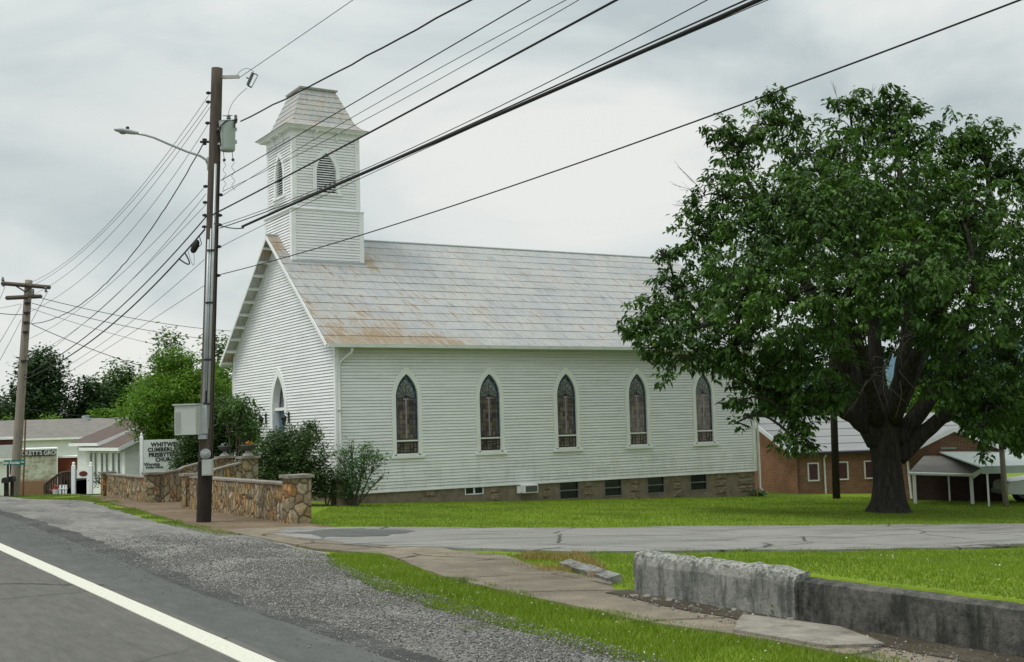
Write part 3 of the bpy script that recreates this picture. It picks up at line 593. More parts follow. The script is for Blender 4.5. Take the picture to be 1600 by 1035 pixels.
# windows
def make_window():
    mb = MB(); band(mb, A_OUT, A_IN, -.07, .04); w = mb.build('window', trimp, ch)
    mb = MB(); mb.box(-.63, .63, -.08, .05, .93, 1.03); mb.box(-.415, .415, -.05, .06, 1.035, 1.09); mb.build('sill', trimp, w, bevel=.008)
    mb = MB(); fill(mb, A_IN, -.055); mb.build('glass', sglass, w)
    A2 = arch_pts(.33, 1.60, 2.98, 3.62); A1 = arch_pts(.41, 1.55, 2.98, 3.775)
    mb = MB(); band(mb, A1, A2, -.055, -.045); mb.build('border', blueglass, w)
    mb = MB(); fill(mb, [p for p in arch_pts(.325, 2.98, 2.98, 3.61)], -.05); mb.build('fan_light', fanglass, w)
    mb = MB()
    for k in range(7):
        th = pi*(k+.5)/7; r = .5; mb.box(-.006, .006, -.006, .002, 0, r*(.62 if k in (0, 6) else .9), Matrix.Translation((0, .046, 3.0)) @ Matrix.Rotation(pi/2-th, 4, 'Y'))
    for (x0, x1, z0, z1) in [(-.33, .33, 2.97, 2.99), (-.395, .395, 1.125, 1.14), (-.395, .395, 1.44, 1.455), (-.25, .25, 1.22, 1.235), (-.25, .25, 1.35, 1.365), (-.395, -.25, 1.285, 1.30), (.25, .395, 1.285, 1.30)]:
        mb.box(x0, x1, .040, .048, z0, z1)
    for x in (-.395, -.26, -.12, .12, .26, .38): mb.box(x, x+.014, .038, .0475, 1.12, 1.46)
    band(mb, A1, arch_pts(.385, 1.1, 2.98, 3.73), -.052, -.038)
    mb.build('lead_came', lead, w)
    mb = MB(); mb.box(-.025, .025, .040, .05, 1.60, 2.95); mb.box(-.10, .10, .041, .05, 2.90, 2.965); mb.build('mauve_stem', mauve, w)
    mb = MB(); mb.box(-.41, .41, 0, .05, 1.50, 1.545); mb.build('transom', trimp, w)
    return w
w0 = make_window(); w0.location = (WU[0], 0, 0)
for c in WU[1:]: dup(w0, ch, location=(c, 0, 0))
# door in the gable end
mb = MB(); DO = arch_pts(.86, -.5, 2.78, 4.30); DI = arch_pts(.62, -.5, 2.78, 3.98); band(mb, DO, DI, -.32, .05)
dr = mb.build('door', trimp, ch, loc=(0, DC, 0), rz=-pi/2)
mb = MB(); mb.box(-.62, .62, .05, .26, 2.72, 2.83); mb.build('transom', trimp, dr)
mb = MB(); fill(mb, [(x, z) for x, z in DI if z > 2.7] if False else arch_pts(.615, 2.80, 2.801, 3.96), -.24); mb.build('glass', sglass, dr)
mb = MB(); band(mb, arch_pts(.615, 2.8, 2.801, 3.97), arch_pts(.54, 2.84, 2.87, 3.80), -.24, -.22); mb.build('border', blueglass, dr)
mb = MB()
for s in (-1, 1):
    x0, x1 = sorted((s*.01, s*.61)); mb.box(x0, x1, .22, .27, -.5, 2.72)
    for z0, z1 in ((-.3, .5), (.7, 1.5), (1.7, 2.5)): mb.box(x0+.1, x1-.1, .205, .222, z0, z1)
mb.build('door_leaf', bluep, dr)
# roof: overlapping courses on both slopes
def slope_roof(side):
    mb = MB(); slen = (hw+OV)/cos(math.atan(SL)); nco = 14; ca, sa = cos(math.atan(SL)), sin(math.atan(SL))
    u0, u1 = -OG, Ln+OG; nseg = 24
    def P(u, s, n):   # s along slope from eave
        y = -OV+s*ca; z = ZE+s*sa; y2 = y-n*sa; z2 = z+n*ca
        return (u, y2 if side < 0 else Wd-y2, z2)
    for i in range(nco):
        s0 = slen*i/nco; s1 = slen*(i+1)/nco
        for k in range(nseg):
            a = u0+(u1-u0)*k/nseg; b = u0+(u1-u0)*(k+1)/nseg
            ja = .012*noise.noise(Vector((a*.5, i*2.3, 1))); jb = .012*noise.noise(Vector((b*.5, i*2.3, 1)))
            la = .020+.010*noise.noise(Vector((a*2.1, i*5.3, 9))); lb = .020+.010*noise.noise(Vector((b*2.1, i*5.3, 9)))
            mb.quad(P(a, s0+ja, la), P(b, s0+jb, lb), P(b, s1+.012, .006), P(a, s1+.012, .006))
            mb.quad(P(a, s0+ja, la), P(b, s0+jb, lb), P(b, s0+jb+.003, 0), P(a, s0+ja+.003, 0))
    # deck (underside)
    t = .05
    mb.add([P(u0, 0, 0), P(u1, 0, 0), P(u1, slen, 0), P(u0, slen, 0), P(u0, 0, -t), P(u1, 0, -t), P(u1, slen, -t), P(u0, slen, -t)], [(4, 7, 6, 5), (0, 1, 5, 4), (0, 4, 7, 3), (1, 2, 6, 5)])
    return mb, P, slen
for sd_ in (-1, 1):
    mb, P, slen = slope_roof(sd_); ro = mb.build('roof', roofm, ch)
    for uu, q in ((-OG, -1), (Ln+OG, 1)):   # rake fascia
        f = MB(); a, b = sorted((uu, uu+q*.03))
        f.add([P(a, 0, .0), P(a, slen, .0), P(a, slen, -.12), P(a, 0, -.12), P(b, 0, .0), P(b, slen, .0), P(b, slen, -.12), P(b, 0, -.12)], [(0, 1, 2, 3), (4, 7, 6, 5), (0, 4, 5, 1), (3, 2, 6, 7), (0, 3, 7, 4)]); f.build('fascia', trimp, ro)
    n_ = 10
    for i in range(n_):   # lookout boards under the gable overhang
        f = MB(); s = slen*(i+.15)/n_
        for dz in (0,):
            a0, a1 = s, s+.09
            f.add([P(-OG+.002, a0, -.052), P(0, a0, -.052), P(0, a1, -.052), P(-OG+.002, a1, -.052), P(-OG+.002, a0, -.12), P(0, a0, -.16), P(0, a1, -.16), P(-OG+.002, a1, -.12)], [(0, 1, 2, 3), (4, 7, 6, 5), (0, 4, 5, 1), (1, 5, 6, 2), (2, 6, 7, 3), (3, 7, 4, 0)])
        f.build('lookout_board', trimp, ro)
mb = MB(); mb.tube([(-OG-.02, hw, ZR+.02), (Ln+OG, hw, ZR+.02)], .045, 8); mb.build('ridge_cap', metalgrey, ch)
# gutters, downspouts
for sd_, yy in ((-1, -OV-.06), (1, Wd+OV+.06)):
    mb = MB(); prof = [(-.06, .06), (-.06, -.02), (-.02, -.06), (.055, -.06), (.055, .06), (.045, .06), (.045, -.045), (-.015, -.045), (-.045, -.015), (-.045, .06)]
    k = len(prof); vs = [(-OG, yy+a*(-sd_)*-1, 4.70+b) for a, b in prof]+[(Ln+OG, yy+a*(-sd_)*-1, 4.70+b) for a, b in prof]
    mb.add(vs, [(i, (i+1) % k, (i+1) % k+k, i+k) for i in range(k)]); mb.add(vs[:k], [tuple(range(k))]); mb.build('gutter', gutterm, ch)
mb = MB(); mb.tube([(.42, -.44, 4.64), (.40, -.40, 4.48), (.12, -.10, 4.18), (.10, -.085, 4.05), (.10, -.085, -.20), (.10, -.16, -.32)], .048, 8, True)
for z in (1.0, 2.6): mb.box(.03, .17, -.14, -.03, z, z+.03)
mb.build('downspout', gutterm, ch, smooth=True)
mb = MB(); mb.tube([(Ln-.2, -.44, 4.64), (Ln-.1, -.30, 4.40), (Ln+.06, -.10, 4.18), (Ln+.09, -.09, 4.0), (Ln+.09, -.09, -.85), (Ln+.28, -.28, -1.08)], .048, 8, True); mb.build('downspout', gutterm, ch, smooth=True)
mb = MB(); mb.tube([(.10, Wd+.4, 4.64), (.0, Wd+.1, 4.3), (-.02, Wd+.085, 4.05), (-.02, Wd+.085, 0)], .045, 8); mb.build('downspout', gutterm, ch, smooth=True)

# bell tower
T1, T2 = 2.757, 2.592; TU = .02; cv = Wd/2; zl = 10.02; zt_ = 12.97
def tower_part(x0, y0, t, z0, z1, hole_lr):
    mb = MB(); holes_r, holes_f, = hole_lr
    clap(mb, lambda s, z, n: (x0+s, y0-n, z), z0, z1, lambda z: (0, t), holes_r)
    clap(mb, lambda s, z, n: (x0-n, y0+s, z), z0, z1, lambda z: (0, t), holes_f)
    clap(mb, lambda s, z, n: (x0+s, y0+t+n, z), z0, z1, lambda z: (0, t))
    clap(mb, lambda s, z, n: (x0+t+n, y0+s, z), z0, z1, lambda z: (0, t))
    return mb
x1, y1 = TU, cv-T1/2; x2, y2 = TU+(T1-T2)/2, cv-T2/2
lhf = arch_half(.46, 10.70, 11.35, 12.22)
lh = lambda z: ((T2/2-lhf(z), T2/2+lhf(z)) if lhf(z) else None)
tower_part(x1, y1, T1, 7.3, zl-.02, ((), ())).build('tower_wall', siding, ch)
tower_part(x2, y2, T2, zl, zt_-.05, ((lh,), (lh,))).build('tower_wall', siding, ch)
for (xx, yy, t, z0, z1) in ((x1, y1, T1, 7.4, zl-.05), (x2, y2, T2, zl+.02, zt_-.12)):
    for cx_, cy_, sx, sy in ((xx, yy, -1, -1), (xx+t, yy, 1, -1), (xx, yy+t, -1, 1), (xx+t, yy+t, 1, 1)):
        mb = MB(); a, b = sorted((cx_+sx*.036, cx_-sx*.14)); c, d = sorted((cy_, cy_+sy*.036)); mb.box(a, b, c, d, z0, z1)
        a, b = sorted((cx_, cx_+sx*.033)); c, d = sorted((cy_-sy*.001, cy_-sy*.14)); mb.box(a, b, c, d, z0+.001, z1-.001)
        mb.build('tower_trim', trimp, ch)
mb = MB(); mb.box(x1-.07, x1+T1+.07, y1-.07, y1+T1+.07, zl-.06, zl-.025); mb.box(x1-.035, x1+T1+.035, y1-.035, y1+T1+.035, zl-.11, zl-.061); mb.build('tower_ledge', trimp, ch)
mb = MB(); mb.box(x2-.034, x2+T2+.034, y2-.034, y2+T2+.034, zt_-.30, zt_-.08); mb.build('frieze_board', trimp, ch)
E_ = .34; cx_, cy_ = x2+T2/2, y2+T2/2
# cornice box
mb = MB(); R_ = T2/2+E_
def ring(r0, z0, r1, z1):
    q = [(-1, -1), (1, -1), (1, 1), (-1, 1)]
    for i in range(4):
        a, b = q[i], q[(i+1) % 4]
        mb.quad((cx_+a[0]*r0, cy_+a[1]*r0, z0), (cx_+b[0]*r0, cy_+b[1]*r0, z0), (cx_+b[0]*r1, cy_+b[1]*r1, z1), (cx_+a[0]*r1, cy_+a[1]*r1, z1))
ring(T2/2-.02, zt_-.08, R_-.10, zt_-.08); ring(R_-.10, zt_-.08, R_-.08, zt_-.02); ring(R_-.08, zt_-.02, R_-.01, zt_-.01); ring(R_-.01, zt_-.01, R_, zt_+.035); ring(R_, zt_+.035, R_-.2, zt_+.036)
mb.build('cornice', trimp, ch)
for i, (px_, py_, rz_) in enumerate([(cx_-.42, y2-.03, 0), (cx_+.42, y2-.03, 0), (x2-.03, cy_-.42, -pi/2), (x2-.03, cy_+.42, -pi/2)]):
    b_m = MB(); pf = [(0, 0), (0, -.30), (-.05, -.30), (-.06, -.20), (-.10, -.12), (-.18, -.08), (-.24, -.07), (-.24, 0)]
    b_m.prism([(y, z) for y, z in pf], -.035, .035, Matrix.Rotation(pi/2, 4, 'Z') if False else Matrix(((0, 1, 0, 0), (1, 0, 0, 0), (0, 0, 1, 0), (0, 0, 0, 1))))
    b_m.build('bracket', trimp, ch, loc=(px_, py_, zt_-.082), rz=rz_)
# mansard with flare, in courses
mb = MB(); prof = [(R_+.02, zt_+.03), (R_-.16, zt_+.11), (R_-.30, zt_+.20), (R_-.40, zt_+.32)]
rb, rt, zb_, ztp = R_-.43, .68, zt_+.34, 14.60
nc = 6
for i in range(nc+1): prof.append((rb+(rt-rb)*i/nc, zb_+(ztp-zb_)*i/nc))
for (r0, z0), (r1, z1) in zip(prof, prof[1:]):
    ring(r0+.022, z0, r1+.004, z1+.004); ring(r0+.022, z0, r0, z0+.001)
mb.build('mansard_roof', mansm, ch)
mb = MB(); ring(.66, 14.60, .74, 14.63); ring(.74, 14.63, .76, 14.69); ring(.76, 14.69, .3, 14.73); mb.box(cx_-.2, cx_+.36, cy_-.25, cy_+.3, 14.72, 14.85); mb.build('roof_cap', mansm, ch)
# louvred openings
def louver(loc, rz):
    mb = MB(); AO = arch_pts(.53, 10.62, 11.35, 12.30); AI = arch_pts(.385, 10.66, 11.35, 12.12); band(mb, AO, AI, -.10, .045); w = mb.build('belfry_window', trimp, ch, loc=loc, rz=rz)
    mb = MB(); mb.box(-.60, .60, -.07, .04, 10.54, 10.625); mb.build('sill', trimp, w)
    f = arch_half(.385, 10.66, 11.35, 12.12); mb = MB(); z = 10.70
    while z < 12.05:
        a = f(z+.03)
        if a and a > .03: mb.add([(-a, -.005, z), (a, -.005, z), (a, .075, z+.055), (-a, .075, z+.055), (-a, -.005, z+.014), (a, -.005, z+.014), (a, .075, z+.069), (-a, .075, z+.069)], [(0, 1, 2, 3), (4, 7, 6, 5), (0, 4, 5, 1), (2, 6, 7, 3)])
        z += .088
    mb.build('slats', trimp, w)
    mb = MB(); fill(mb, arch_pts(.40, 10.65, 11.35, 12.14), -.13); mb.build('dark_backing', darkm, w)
louver((cx_, y2, 0), 0); louver((x2, cy_, 0), -pi/2)
def mw(local): return ch.matrix_basis @ Vector(local)
CHM = Matrix.Translation((C0[0], C0[1], 0)) @ Matrix.Rotation(YAW, 4, 'Z')
# tower base flashing
mb = MB(); mb.box(x1-.05, x1+T1+.05, y1-.12, y1-.0, ZE+(y1+OV)*SL-.12, ZE+(y1+OV)*SL+.02); mb.build('flashing', metalgrey, ch)
# air conditioner
p = CHM @ Vector((7.27, fy, -.47))
ac = thing('air_conditioner', 'white window air conditioner sticking out of the church foundation', 'air conditioner', p, YAW)
mb = MB(); mb.box(-.30, .30, -.32, -.0, .0, .30); a_ = mb.build('casing', paint, ac, bevel=.015)
mb = MB(); mb.box(-.23, .25, -.335, -.321, .045, .255); mb.build('grille', M('ac_grille', (.10, .11, .11), .6, .3, 40), ac)
mb = MB(); mb.box(-.42, -.302, -.06, .0, .0, .27); mb.build('side_panel', trimp, ac)
# lanterns beside the door
for (dv, lab) in ((1.35, 'black carriage lantern on the wall away from the corner shrub'), (-1.05, 'black carriage lantern on the wall between door and corner shrub')):
    p = CHM @ Vector((-.03, DC+dv, 2.15)); la = thing('wall_lantern', lab, 'lantern', p, YAW-pi/2, 'lanterns beside the church door')
    mb = MB(); mb.box(-.05, .05, -.03, 0, .1, .5); mb.tube([(0, -.02, .38), (0, -.12, .46), (0, -.2, .42), (0, -.2, .36)], .015, 6); mb.build('bracket', black, la)
    mb = MB(); mb.lathe([(.03, .02), (.06, .05), (.10, .28), (.13, .30), (.05, .38), (.01, .42)], 8, Matrix.Translation((0, -.2, 0))); mb.build('lamp_body', black, la)
    mb = MB(); mb.lathe([(.066, .07), (.10, .27)], 6, Matrix.Translation((0, -.2, 0))); mb.build('lamp_glass', glassd, la)

# ---------------------------------------------------------------- stone walls along the walk
def uvp(u, v, z=0): w = uv2w(u, v); return Vector((w[0], w[1], z))
def uvbox(mb, u0, u1, v0, v1, z0, z1): mb.box(u0, u1, v0, v1, z0, z1)
WALLM = dict(loc=(C0[0], C0[1], 0), rz=YAW)
def wthing(name, label, cat, group=None): return thing(name, label, cat, (C0[0], C0[1], 0), YAW, group)
def rough_box(mb, x0, x1, y0, y1, z0, z1, amp=.02, step=.12, sd=0):
    """box with uneven stone faces, as a displaced grid on every side but the bottom"""
    def grid(f, a0, a1, b0, b1, nrm):
        na = max(1, int((a1-a0)/step)); nb = max(1, int((b1-b0)/step)); base = len(mb.v)
        for i in range(na+1):
            for j in range(nb+1):
                a = a0+(a1-a0)*i/na; b = b0+(b1-b0)*j/nb; p = Vector(f(a, b)); e = 0 if i in (0, na) or j in (0, nb) else 1
                p += Vector(nrm)*amp*e*noise.noise(p*5.5+Vector((sd, 0, 0)))*1.6; q = noise.noise(p*2.1+Vector((3, sd, 0)))*amp*.6
                mb.v.append((p.x+q, p.y+q*.7, p.z+q*.5))
        for i in range(na):
            for j in range(nb): mb.f.append((base+i*(nb+1)+j, base+(i+1)*(nb+1)+j, base+(i+1)*(nb+1)+j+1, base+i*(nb+1)+j+1))
    grid(lambda a, b: (a, y0, b), x0, x1, z0, z1, (0, -1, 0)); grid(lambda a, b: (a, y1, b), x0, x1, z0, z1, (0, 1, 0))
    grid(lambda a, b: (x0, a, b), y0, y1, z0, z1, (-1, 0, 0)); grid(lambda a, b: (x1, a, b), y0, y1, z0, z1, (1, 0, 0)); grid(lambda a, b: (a, b, z1), x0, x1, y0, y1, (0, 0, 1))
def pier(par, u, v, s, z1, base=-.4, cap=.06, t=.07, name='pier', sd=0):
    mb = MB(); rough_box(mb, u, u+s, v, v+s, base, z1-t, .025, .12, sd); p = mb.build(name, stonep, par, smooth=False)
    mb = MB(); rough_box(mb, u-cap, u+s+cap, v-cap, v+s+cap, z1-t, z1, .012, .1, sd+3); mb.f.append((len(mb.v), len(mb.v)+1, len(mb.v)+2, len(mb.v)+3)); mb.v += [(u-cap, v-cap, z1-t), (u+s+cap, v-cap, z1-t), (u+s+cap, v+s+cap, z1-t), (u-cap, v+s+cap, z1-t)]
    mb.build('cap', capst, p); return p
wA = wthing('stone_wall', 'flagstone garden wall behind the tall pole, ending in the largest square pier', 'stone wall', 'flagstone walls in front of the church')
mb = MB(); rough_box(mb, -5.95, -5.62, -11.12, -3.7, -.4, .74, .035, .13, 1); mb.build('wall_body', stonev, wA)
mb = MB(); rough_box(mb, -5.98, -5.59, -11.12, -3.7, .74, .785, .008, .2, 2); mb.build('coping', capst, wA)
pier(wA, -6.0, -11.59, .49, .97, sd=1); pier(wA, -6.06, -3.72, .38, .86, sd=2)
wB = wthing('stone_wall', 'flagstone garden wall between the white notice board and the church steps', 'stone wall', 'flagstone walls in front of the church')
mb = MB(); rough_box(mb, -5.95, -5.65, .75, 6.2, -.5, .63, .035, .13, 4); mb.build('wall_body', stonev, wB)
mb = MB(); rough_box(mb, -5.98, -5.62, .75, 6.2, .63, .67, .008, .2, 5); mb.build('coping', capst, wB)
pier(wB, -6.06, .38, .38, .82, sd=5); pier(wB, -6.06, 6.2, .38, .74, sd=6)
def wing(label, v, u0, u1, z0, z1, ps, pz, sd):
    w = wthing('stone_wing_wall', label, 'stone wall', 'wing walls beside the church walk'); k = 12
    for nm, m_, lo, hi, wd, a in (('wall_body', stonev, None, -.045, .28, .03), ('coping', capst, -.045, .0, .34, .006)):
        mb = MB(); sec = []
        for i in range(k+1):
            u = u0+(u1-u0)*i/k; t = i/k; zt = z0+(z1-z0)*(t if t > .35 else t*.6+.0)+.0; zb = -.5 if lo is None else zt+lo
            off = a*noise.noise(Vector((u*4, sd, 0)))
            sec.append([(u, v-wd/2+off, zb), (u, v-wd/2-off, zt+hi), (u, v+wd/2, zt+hi), (u, v+wd/2, zb)])
        for p_, q_ in zip(sec, sec[1:]):
            b = len(mb.v); mb.v += p_+q_
            for j in range(4): mb.f.append((b+j, b+(j+1) % 4, b+4+(j+1) % 4, b+4+j))
        b = len(mb.v); mb.v += sec[0]+sec[-1]; mb.f += [(b, b+1, b+2, b+3), (b+4, b+5, b+6, b+7)]
        mb.build(nm, m_, w)
    pier(w, u1, v-ps/2, ps, pz, sd=sd, t=.06); return w
wing('sloping flagstone wing wall ending in the pier under the orange-flowered urn', -3.5, -5.66, -4.42, .86, 1.12, .44, 1.27, 11)
wing('sloping flagstone wing wall ending in the pier under the urn of pale plants', .57, -5.66, -3.78, .80, 1.19, .42, 1.22, 12)
orangem = foliage_mat('orange_petal', (.45, .14, .01), (.6, .25, .02), (.7, .4, .05), .2)
palepl = foliage_mat('pale_plant', (.12, .16, .13), (.2, .25, .2), (.32, .36, .3), .2)
urnm = M('urn_cast_stone', (.075, .075, .072), .8, .3, 6, bmp=.4); urnb = M('urn_base_stone', (.30, .29, .26), .9, .25, 5, dirt=(.12, .12, .1))
def foliage(name, lobes, m, parent=None, dens=3.0, leaves=8, L_=.28, Wd_=.13, droop=.5, fill_=.25, spread=.16, jitter=.35, flat=0, gap=-.22):
    """lobes: (centre, radius[, flatten]); rosettes of leaves through each lobe, most of them near its surface"""
    P = []; O = []
    for lb in lobes:
        c, r = np.array(lb[0]), lb[1]; n = max(3, int(dens*4*pi*r*r)); fl = lb[2] if len(lb) > 2 else .85
        d = RNG.normal(size=(n, 3)); d /= np.linalg.norm(d, axis=1)[:, None]
        # leave gaps: reject by low-frequency noise over direction
        keep = np.array([noise.noise(Vector(tuple(x*1.9+c*.7))) > gap for x in d]) | (RNG.random(n) < .3); d = d[keep]; n = len(d)
        rr = np.where(RNG.random(n) < fill_, RNG.uniform(.2, .8, n), RNG.uniform(.80, 1.08, n)); rr *= 1+jitter*np.array([noise.noise(Vector(tuple(x*2.6+c))) for x in d])
        p = c+d*(rr*r)[:, None]*np.array([1, 1, fl]); P.append(p); O.append(d)
    P = np.concatenate(P); O = np.concatenate(O); n = len(P)
    az = RNG.uniform(0, 2*pi, (n, leaves)); el = RNG.normal(-droop*.6, .35, (n, leaves))
    dr = np.stack([np.cos(az)*np.cos(el), np.sin(az)*np.cos(el), np.sin(el)], -1)+O[:, None, :]*np.array([.55, .55, .25]); dr /= np.linalg.norm(dr, axis=2)[..., None]
    if flat: dr[..., 2] *= (1-flat)
    ln = L_*RNG.uniform(.5, 1.4, (n, leaves, 1))*RNG.uniform(.75, 1.2, (n, 1, 1)); base = P[:, None, :]+RNG.normal(0, spread, (n, leaves, 3))*np.array([1, 1, .7])
    up = np.array([0, 0, 1.])+RNG.normal(0, .45, (n, leaves, 3)); side = np.cross(dr, up); side /= np.linalg.norm(side, axis=2)[..., None]+1e-6; nr = np.cross(side, dr)
    wv = side*(Wd_/2)*RNG.uniform(.7, 1.2, (n, leaves, 1)); tip = base+dr*ln+np.array([0, 0, -1])*ln*.25*droop
    midp = base+dr*ln*.55+nr*ln*.06
    vv = np.stack([base, midp+wv-nr*Wd_*.12, tip, midp-wv-nr*Wd_*.12, ], 2).reshape(-1, 3); k = n*leaves
    ff = np.arange(4*k).reshape(-1, 4); return npmesh(name, vv, ff, m, parent)
def urn(label, p, m, pl, cat='urn'):
    t = thing('garden_urn', label, cat, p)
    mb = MB(); mb.lathe([(.17, 0), (.17, .03), (.13, .06), (.05, .13), (.045, .16)], 20); mb.build('foot', urnb, t, smooth=True)
    mb = MB(); mb.lathe([(.045, .155), (.10, .18), (.18, .22), (.205, .28), (.225, .30), (.225, .325), (.19, .325), (.17, .29), (.02, .28)], 24); mb.build('bowl', urnm, t, smooth=True)
    foliage('flowers', [((0, 0, .35), .12, .5)], m, t, dens=pl, leaves=6, L_=.05, Wd_=.04, spread=.03)
urn('dark footed urn of orange flowers on the pier nearer the church', uvp(-4.2, -3.5, 1.27), orangem, 60)
urn('dark footed urn of pale plants on the pier nearer the street sign', uvp(-3.57, .57, 1.22), palepl, 50)
for lab, u, v, s in (('square weathered stone block half hidden beside the big dark shrub', -.75, -1.7, .5),):
    b_ = wthing('stone_block', lab, 'stone block'); mb = MB(); rough_box(mb, u, u+s, v, v+s, -.5, .33, .02, .12, 3); mb.build('block', roughstone, b_)
    mb = MB(); rough_box(mb, u-.04, u+s+.04, v-.04, v+s+.04, .33, .39, .01, .12, 4); mb.build('cap', capst, b_)
# retaining wall of old concrete
rw = wthing('retaining_wall', 'low crumbling concrete retaining wall along the sidewalk below the lawn', 'retaining wall')
def wall_mat(name, base, dark, pale, top):
    m, t, b = newmat(name, .95, .2); v = coords(t); n1_ = noise_n(t, 2.2, 8, .7, v); n2 = noise_n(t, 11, 6, .75, v); n3 = noise_n(t, 1.0, 5, .65, coords(t, (6, 6, 1.2)))
    c = ramp(t, mix(t, .5, n1_.outputs[0], n2.outputs[0]), [(.38, dark), (.48, base), (.60, pale)])
    c = mix(t, ramp(t, n3.outputs[0], [(.5, (0, 0, 0)), (.62, (.75,)*3)]), c, dark)
    sp = N(t, 'ShaderNodeSeparateXYZ'); t.links.new(v, sp.inputs[0]); r = N(t, 'ShaderNodeMath', operation='MULTIPLY_ADD'); r.inputs[1].default_value = .22; t.links.new(n2.outputs[0], r.inputs[0]); t.links.new(sp.outputs[2], r.inputs[2])
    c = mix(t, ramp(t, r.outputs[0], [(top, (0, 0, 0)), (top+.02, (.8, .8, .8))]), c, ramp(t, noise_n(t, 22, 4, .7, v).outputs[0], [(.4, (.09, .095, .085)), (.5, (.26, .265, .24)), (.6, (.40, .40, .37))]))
    t.links.new(c, b.inputs['Base Color']); bump(t, b, mix(t, .5, n1_.outputs[0], n2.outputs[0]), 1, .035); return m
def retain(v0, v1, zt, top_amp, m, u0=-7.22, u1=-6.99, crumb=False, name='wall_section'):
    mb = MB(); k = int(abs(v1-v0)/.07); sec = []
    for i in range(k+1):
        v = v0+(v1-v0)*i/k; n1_ = noise.noise(Vector((v*2.2, 1, 0))); n2_ = noise.noise(Vector((v*7, 5, 0))); n3_ = noise.noise(Vector((v*19, 9, 0)))
        z = zt+top_amp*(n1_*.5+n2_*.6+n3_*.5); e = .012*n2_+.01*n3_
        ch_ = .05*max(0, n2_+.35)+.02 if crumb else .006
        sec.append([(u0+e*.5, v, -.4), (u0+.008*n1_, v, .1), (u0+e, v, z-.10-ch_), (u0+ch_+e, v, z-.03), (u0+ch_+.06, v, z+.02*n3_), (u1-.03, v, z+top_amp*.6*noise.noise(Vector((v*5, 3, 2)))), (u1, v, z-.05), (u1, v, -.4)])
    for p_, q_ in zip(sec, sec[1:]):
        b = len(mb.v); L2 = len(p_); mb.v += p_+q_
        for j in range(L2-1): mb.f.append((b+j, b+j+1, b+L2+j+1, b+L2+j))
    b = len(mb.v); mb.v += sec[0]+sec[-1]; L2 = len(sec[0]); mb.f += [tuple(range(b, b+L2)), tuple(range(b+L2, b+2*L2))]
    return mb.build(name, m, rw)
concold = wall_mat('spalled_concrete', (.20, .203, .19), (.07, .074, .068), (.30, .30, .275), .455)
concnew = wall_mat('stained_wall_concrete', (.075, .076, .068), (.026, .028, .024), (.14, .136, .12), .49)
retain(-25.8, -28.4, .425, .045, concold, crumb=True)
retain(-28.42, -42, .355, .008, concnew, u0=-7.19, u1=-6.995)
rub = M('rubble_stone', (.22, .21, .19), .95, .4, 8, bmp=.6)
mb = MB(); 
for i in range(26):
    v = random.uniform(-29.0, -25.9); r = random.uniform(.015, .05); c = Vector((random.uniform(-7.5, -7.24), v, gzuv(-7.4, v)+.02)); M_ = Matrix.Translation(c) @ Matrix.Rotation(random.random()*3, 4, 'Z') @ Matrix.Rotation(random.random(), 4, 'X'); mb.box(-r, r, -r*.7, r*.7, -r*.5, r*.5, M_)
o = mb.build('rubble', rub, None, bevel=.008); o.location = (C0[0], C0[1], 0); o.rotation_euler.z = YAW; struct(o, 'stuff')
# broken kerb
bk = wthing('broken_kerb', 'tilted broken slab of mossy kerb in dry grass left of the retaining wall', 'broken kerb')
iv_ = CHM.inverted(); a = iv_ @ ground_at(884, 884); b = iv_ @ ground_at(962, 910); d = b-a
mb = MB(); rough_box(mb, 0, d.length, -.09, .09, -.05, .075, .03, .09, 9); Mk = Matrix.Translation(a) @ d.to_track_quat('X', 'Z').to_matrix().to_4x4() @ Matrix.Rotation(.25, 4, 'X'); mb.v[:] = [tuple(Mk @ Vector(p)) for p in mb.v]; mb.build('slab', concold, bk)
c_ = iv_ @ ground_at(928, 902); mb = MB(); rough_box(mb, -.12, .12, -.07, .07, -.05, .06, .025, .06, 17); Mk = Matrix.Translation(c_) @ Matrix.Rotation(.8, 4, 'Z') @ Matrix.Rotation(.3, 4, 'Y'); mb.v[:] = [tuple(Mk @ Vector(p)) for p in mb.v]; mb.build('chunk', roughstone, bk)
foliage_w = thing('weed', 'small bright weed growing on the slab at the foot of the retaining wall', 'weed', ground_at(1212, 965))
foliage('leaves', [((0, 0, .05), .07, .6)], leafmap, foliage_w, dens=120, leaves=5, L_=.11, Wd_=.03, droop=-.3, spread=.02)
mb = MB(); mb.tube([(0, 0, -.02), (0, 0, .07)], .006, 5); mb.build('stem', leafmid, foliage_w)

# ---------------------------------------------------------------- utility poles and what hangs on them
PB = Vector((-7.08, 27.7, -.07)); PT = Vector((-6.68, 27.7, 10.39)); PD = PT-PB
def pole_pt(z, dx=0, dy=0): t = (z-PB.z)/PD.z; p = PB+PD*t; return Vector((p.x+dx, p.y+dy, z))
def zpx(px, py): return at(px, py, 27.7).z
up = thing('utility_pole', 'tall dark wooden utility pole with grey conduits in front of the church', 'utility pole', (0, 0, 0))
mb = MB(); k = 26; mb.tube([PB-PD*.02]+[PB+PD*(i/k)+Vector((.006*noise.noise(Vector((i*.7, 0, 0))), 0, 0)) for i in range(k+1)], [.165]+[.165-.035*i/k for i in range(k+1)], 14); mb.build('shaft', polew, up, smooth=True)
mb = MB(); mb.tube([pole_pt(-.15, 0, 0), pole_pt(1.3)], .168, 14); mb.build('tarred_base', creos, up)
for (z0, z1, dx, dy, r) in ((2.05, 8.1, .075, -.185, .030), (2.6, 6.35, -.03, -.185, .035), (2.9, 6.6, .018, -.19, .022)):
    mb = MB(); mb.tube([pole_pt(z0, dx, dy), pole_pt(z1, dx, dy)], r, 8); c_ = mb.build('conduit', metalgrey, up, smooth=True)
